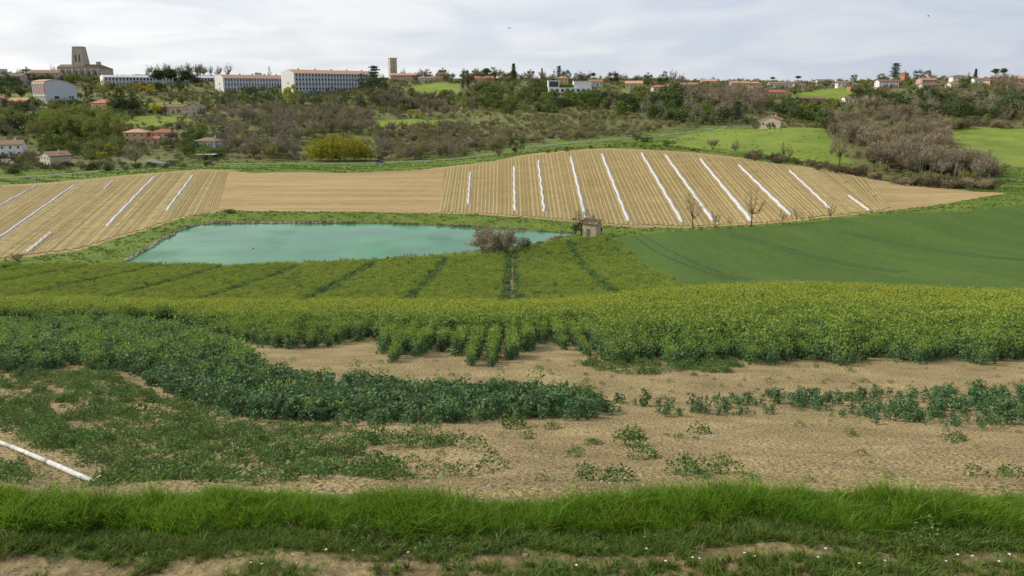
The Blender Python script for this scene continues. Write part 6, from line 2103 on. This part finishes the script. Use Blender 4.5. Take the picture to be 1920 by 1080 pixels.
# pale dirt heap on the bank
p = G(999, 469, 150, 168)
rng = np.random.default_rng(4)
mb = MB()
K = 14
vs = [(0, 0, .75)]
for r_, z_ in ((.6, .62), (1.2, .3), (1.8, -.15)):
    for k in range(K):
        q = r_ * rng.uniform(.8, 1.2)
        vs.append((math.cos(k * 6.283 / K) * q * 1.3, math.sin(k * 6.283 / K) * q * .8, z_ + rng.uniform(-.06, .06)))
fs = [(0, 1 + k, 1 + (k + 1) % K) for k in range(K)]
for j in range(2):
    fs += [(1 + j * K + k, 1 + (j + 1) * K + k, 1 + (j + 1) * K + (k + 1) % K, 1 + j * K + (k + 1) % K) for k in range(K)]
tag(mb.add(vs, fs).build('earth_heap', 'hut_stone', loc=(*p, gz(*p)), smooth=True), 'pale heap of earth on the bank right of the leafless bush', 'heap')

# --- blue car on the valley road
rp_ = np.array(ROAD)
ppx = pix(rp_[:, 0], rp_[:, 1], rp_[:, 2])[0]
i = int(np.argmin(np.abs(ppx - 708)))
d_ = rp_[i + 1] - rp_[i - 1]
e = tag(link('parked_car', None, loc=(rp_[i][0], rp_[i][1] - .8, rp_[i][2] + .02), rz=math.atan2(d_[1], d_[0])), 'small blue car on the valley road below the bamboo grove', 'car')
body = [(-2.05, .32), (2.05, .32), (2.1, .6), (1.95, .82), (1.05, .95), (-1.95, .98), (-2.1, .65)]
MB().extrude(body, -.84, .84).build('body', 'car_paint', e)
MB().extrude([(-1.85, .97), (1.0, .95), (.35, 1.46), (-1.45, 1.5)], -.72, .72).build('cabin', 'window_glass', e)
MB().extrude([(-1.5, 1.48), (.38, 1.44), (.3, 1.53), (-1.4, 1.56)], -.70, .70).build('roof', 'car_paint', e)
for sx in (-1.3, 1.3):
    for sy in (-.8, .8):
        wh = MB().tube([(sx, sy - .1, .32), (sx, sy + .1, .32)], .32, 16).build('wheel', 'rubber', e)
        MB().tube([(sx, sy - .115, .32), (sx, sy + .115, .32)], .19, 12).build('rim', 'steel', wh)
for sy in (-.6, .6):
    MB().box((2.06, sy, .68), (.1, .3, .14)).build('headlight', 'white_trim', e)
    MB().box((-2.06, sy, .76), (.1, .26, .14)).build('tail_light', 'tile_red', e)

# --- utility poles, white post and other small things
for px, py, y0, y1, h, lb in ((1409, 232, 450, 500, 9, 'utility pole beside the gabled house'), (190, 205, 560, 690, 11, 'lamp pole in the garden left of the dark conifers'),
                              (1600, 262, 420, 470, 8, 'thin pole in the gully wood')):
    p = G(px, py, y0, y1)
    e = tag(link('utility_pole', None, loc=(*p, gz(*p))), lb, 'pole')
    MB().tube([(0, 0, -.5), (0, 0, h)], [.14, .1], 8).build('post', 'wood_dark', e)
    MB().box((0, 0, h - .4), (1.4, .1, .12)).build('crossarm', 'wood_dark', e)

# birds in the sky and the float on the pond
for px, py, dd, lb in ((955, 53, 60, 'small dark bird high in the middle of the sky'), (1741, 30, 75, 'tiny dark bird in the upper right sky')):
    t_ = tpy(py)
    x_ = (px - 960) / F * (dd * CT + dd * t_ * ST)
    e = tag(link('bird', None, loc=(x_, dd, CZ - dd * t_), rz=.6), lb, 'bird')
    MB().lathe((0, 0, 0), [(.002, -.08), (.022, -.05), (.03, 0), (.02, .05), (.004, .09)], 8).build('body', 'feather', e, smooth=True).rotation_euler = (math.pi / 2, 0, 0)
    for s_ in (-1, 1):
        MB().add([(0, -.05, 0), (s_ * .1, -.035, .045), (s_ * .2, .03, .03), (s_ * .1, .04, .045), (0, .04, .0)] + [(0, -.05, .012), (s_ * .1, -.035, .055), (s_ * .2, .03, .034), (s_ * .1, .04, .055), (0, .04, .012)],
                 [(0, 1, 3, 4), (1, 2, 3), (9, 8, 6, 5), (8, 7, 6), (0, 5, 6, 1), (1, 6, 7, 2), (2, 7, 8, 3), (3, 8, 9, 4)]).build('wing', 'feather', e)
x_, y_ = plain_P(475, 466)
e = tag(link('float', None, loc=(x_, y_, CZ - 31.5)), 'small dark float on the pond surface', 'float')
MB().lathe((0, 0, -.08), [(.06, 0), (.13, .06), (.14, .13), (.1, .19), (.03, .22)], 14).build('body', 'feather', e, smooth=True)
MB().tube([(0, 0, .12), (0, 0, .3)], .02, 8).build('stem', 'feather', e)
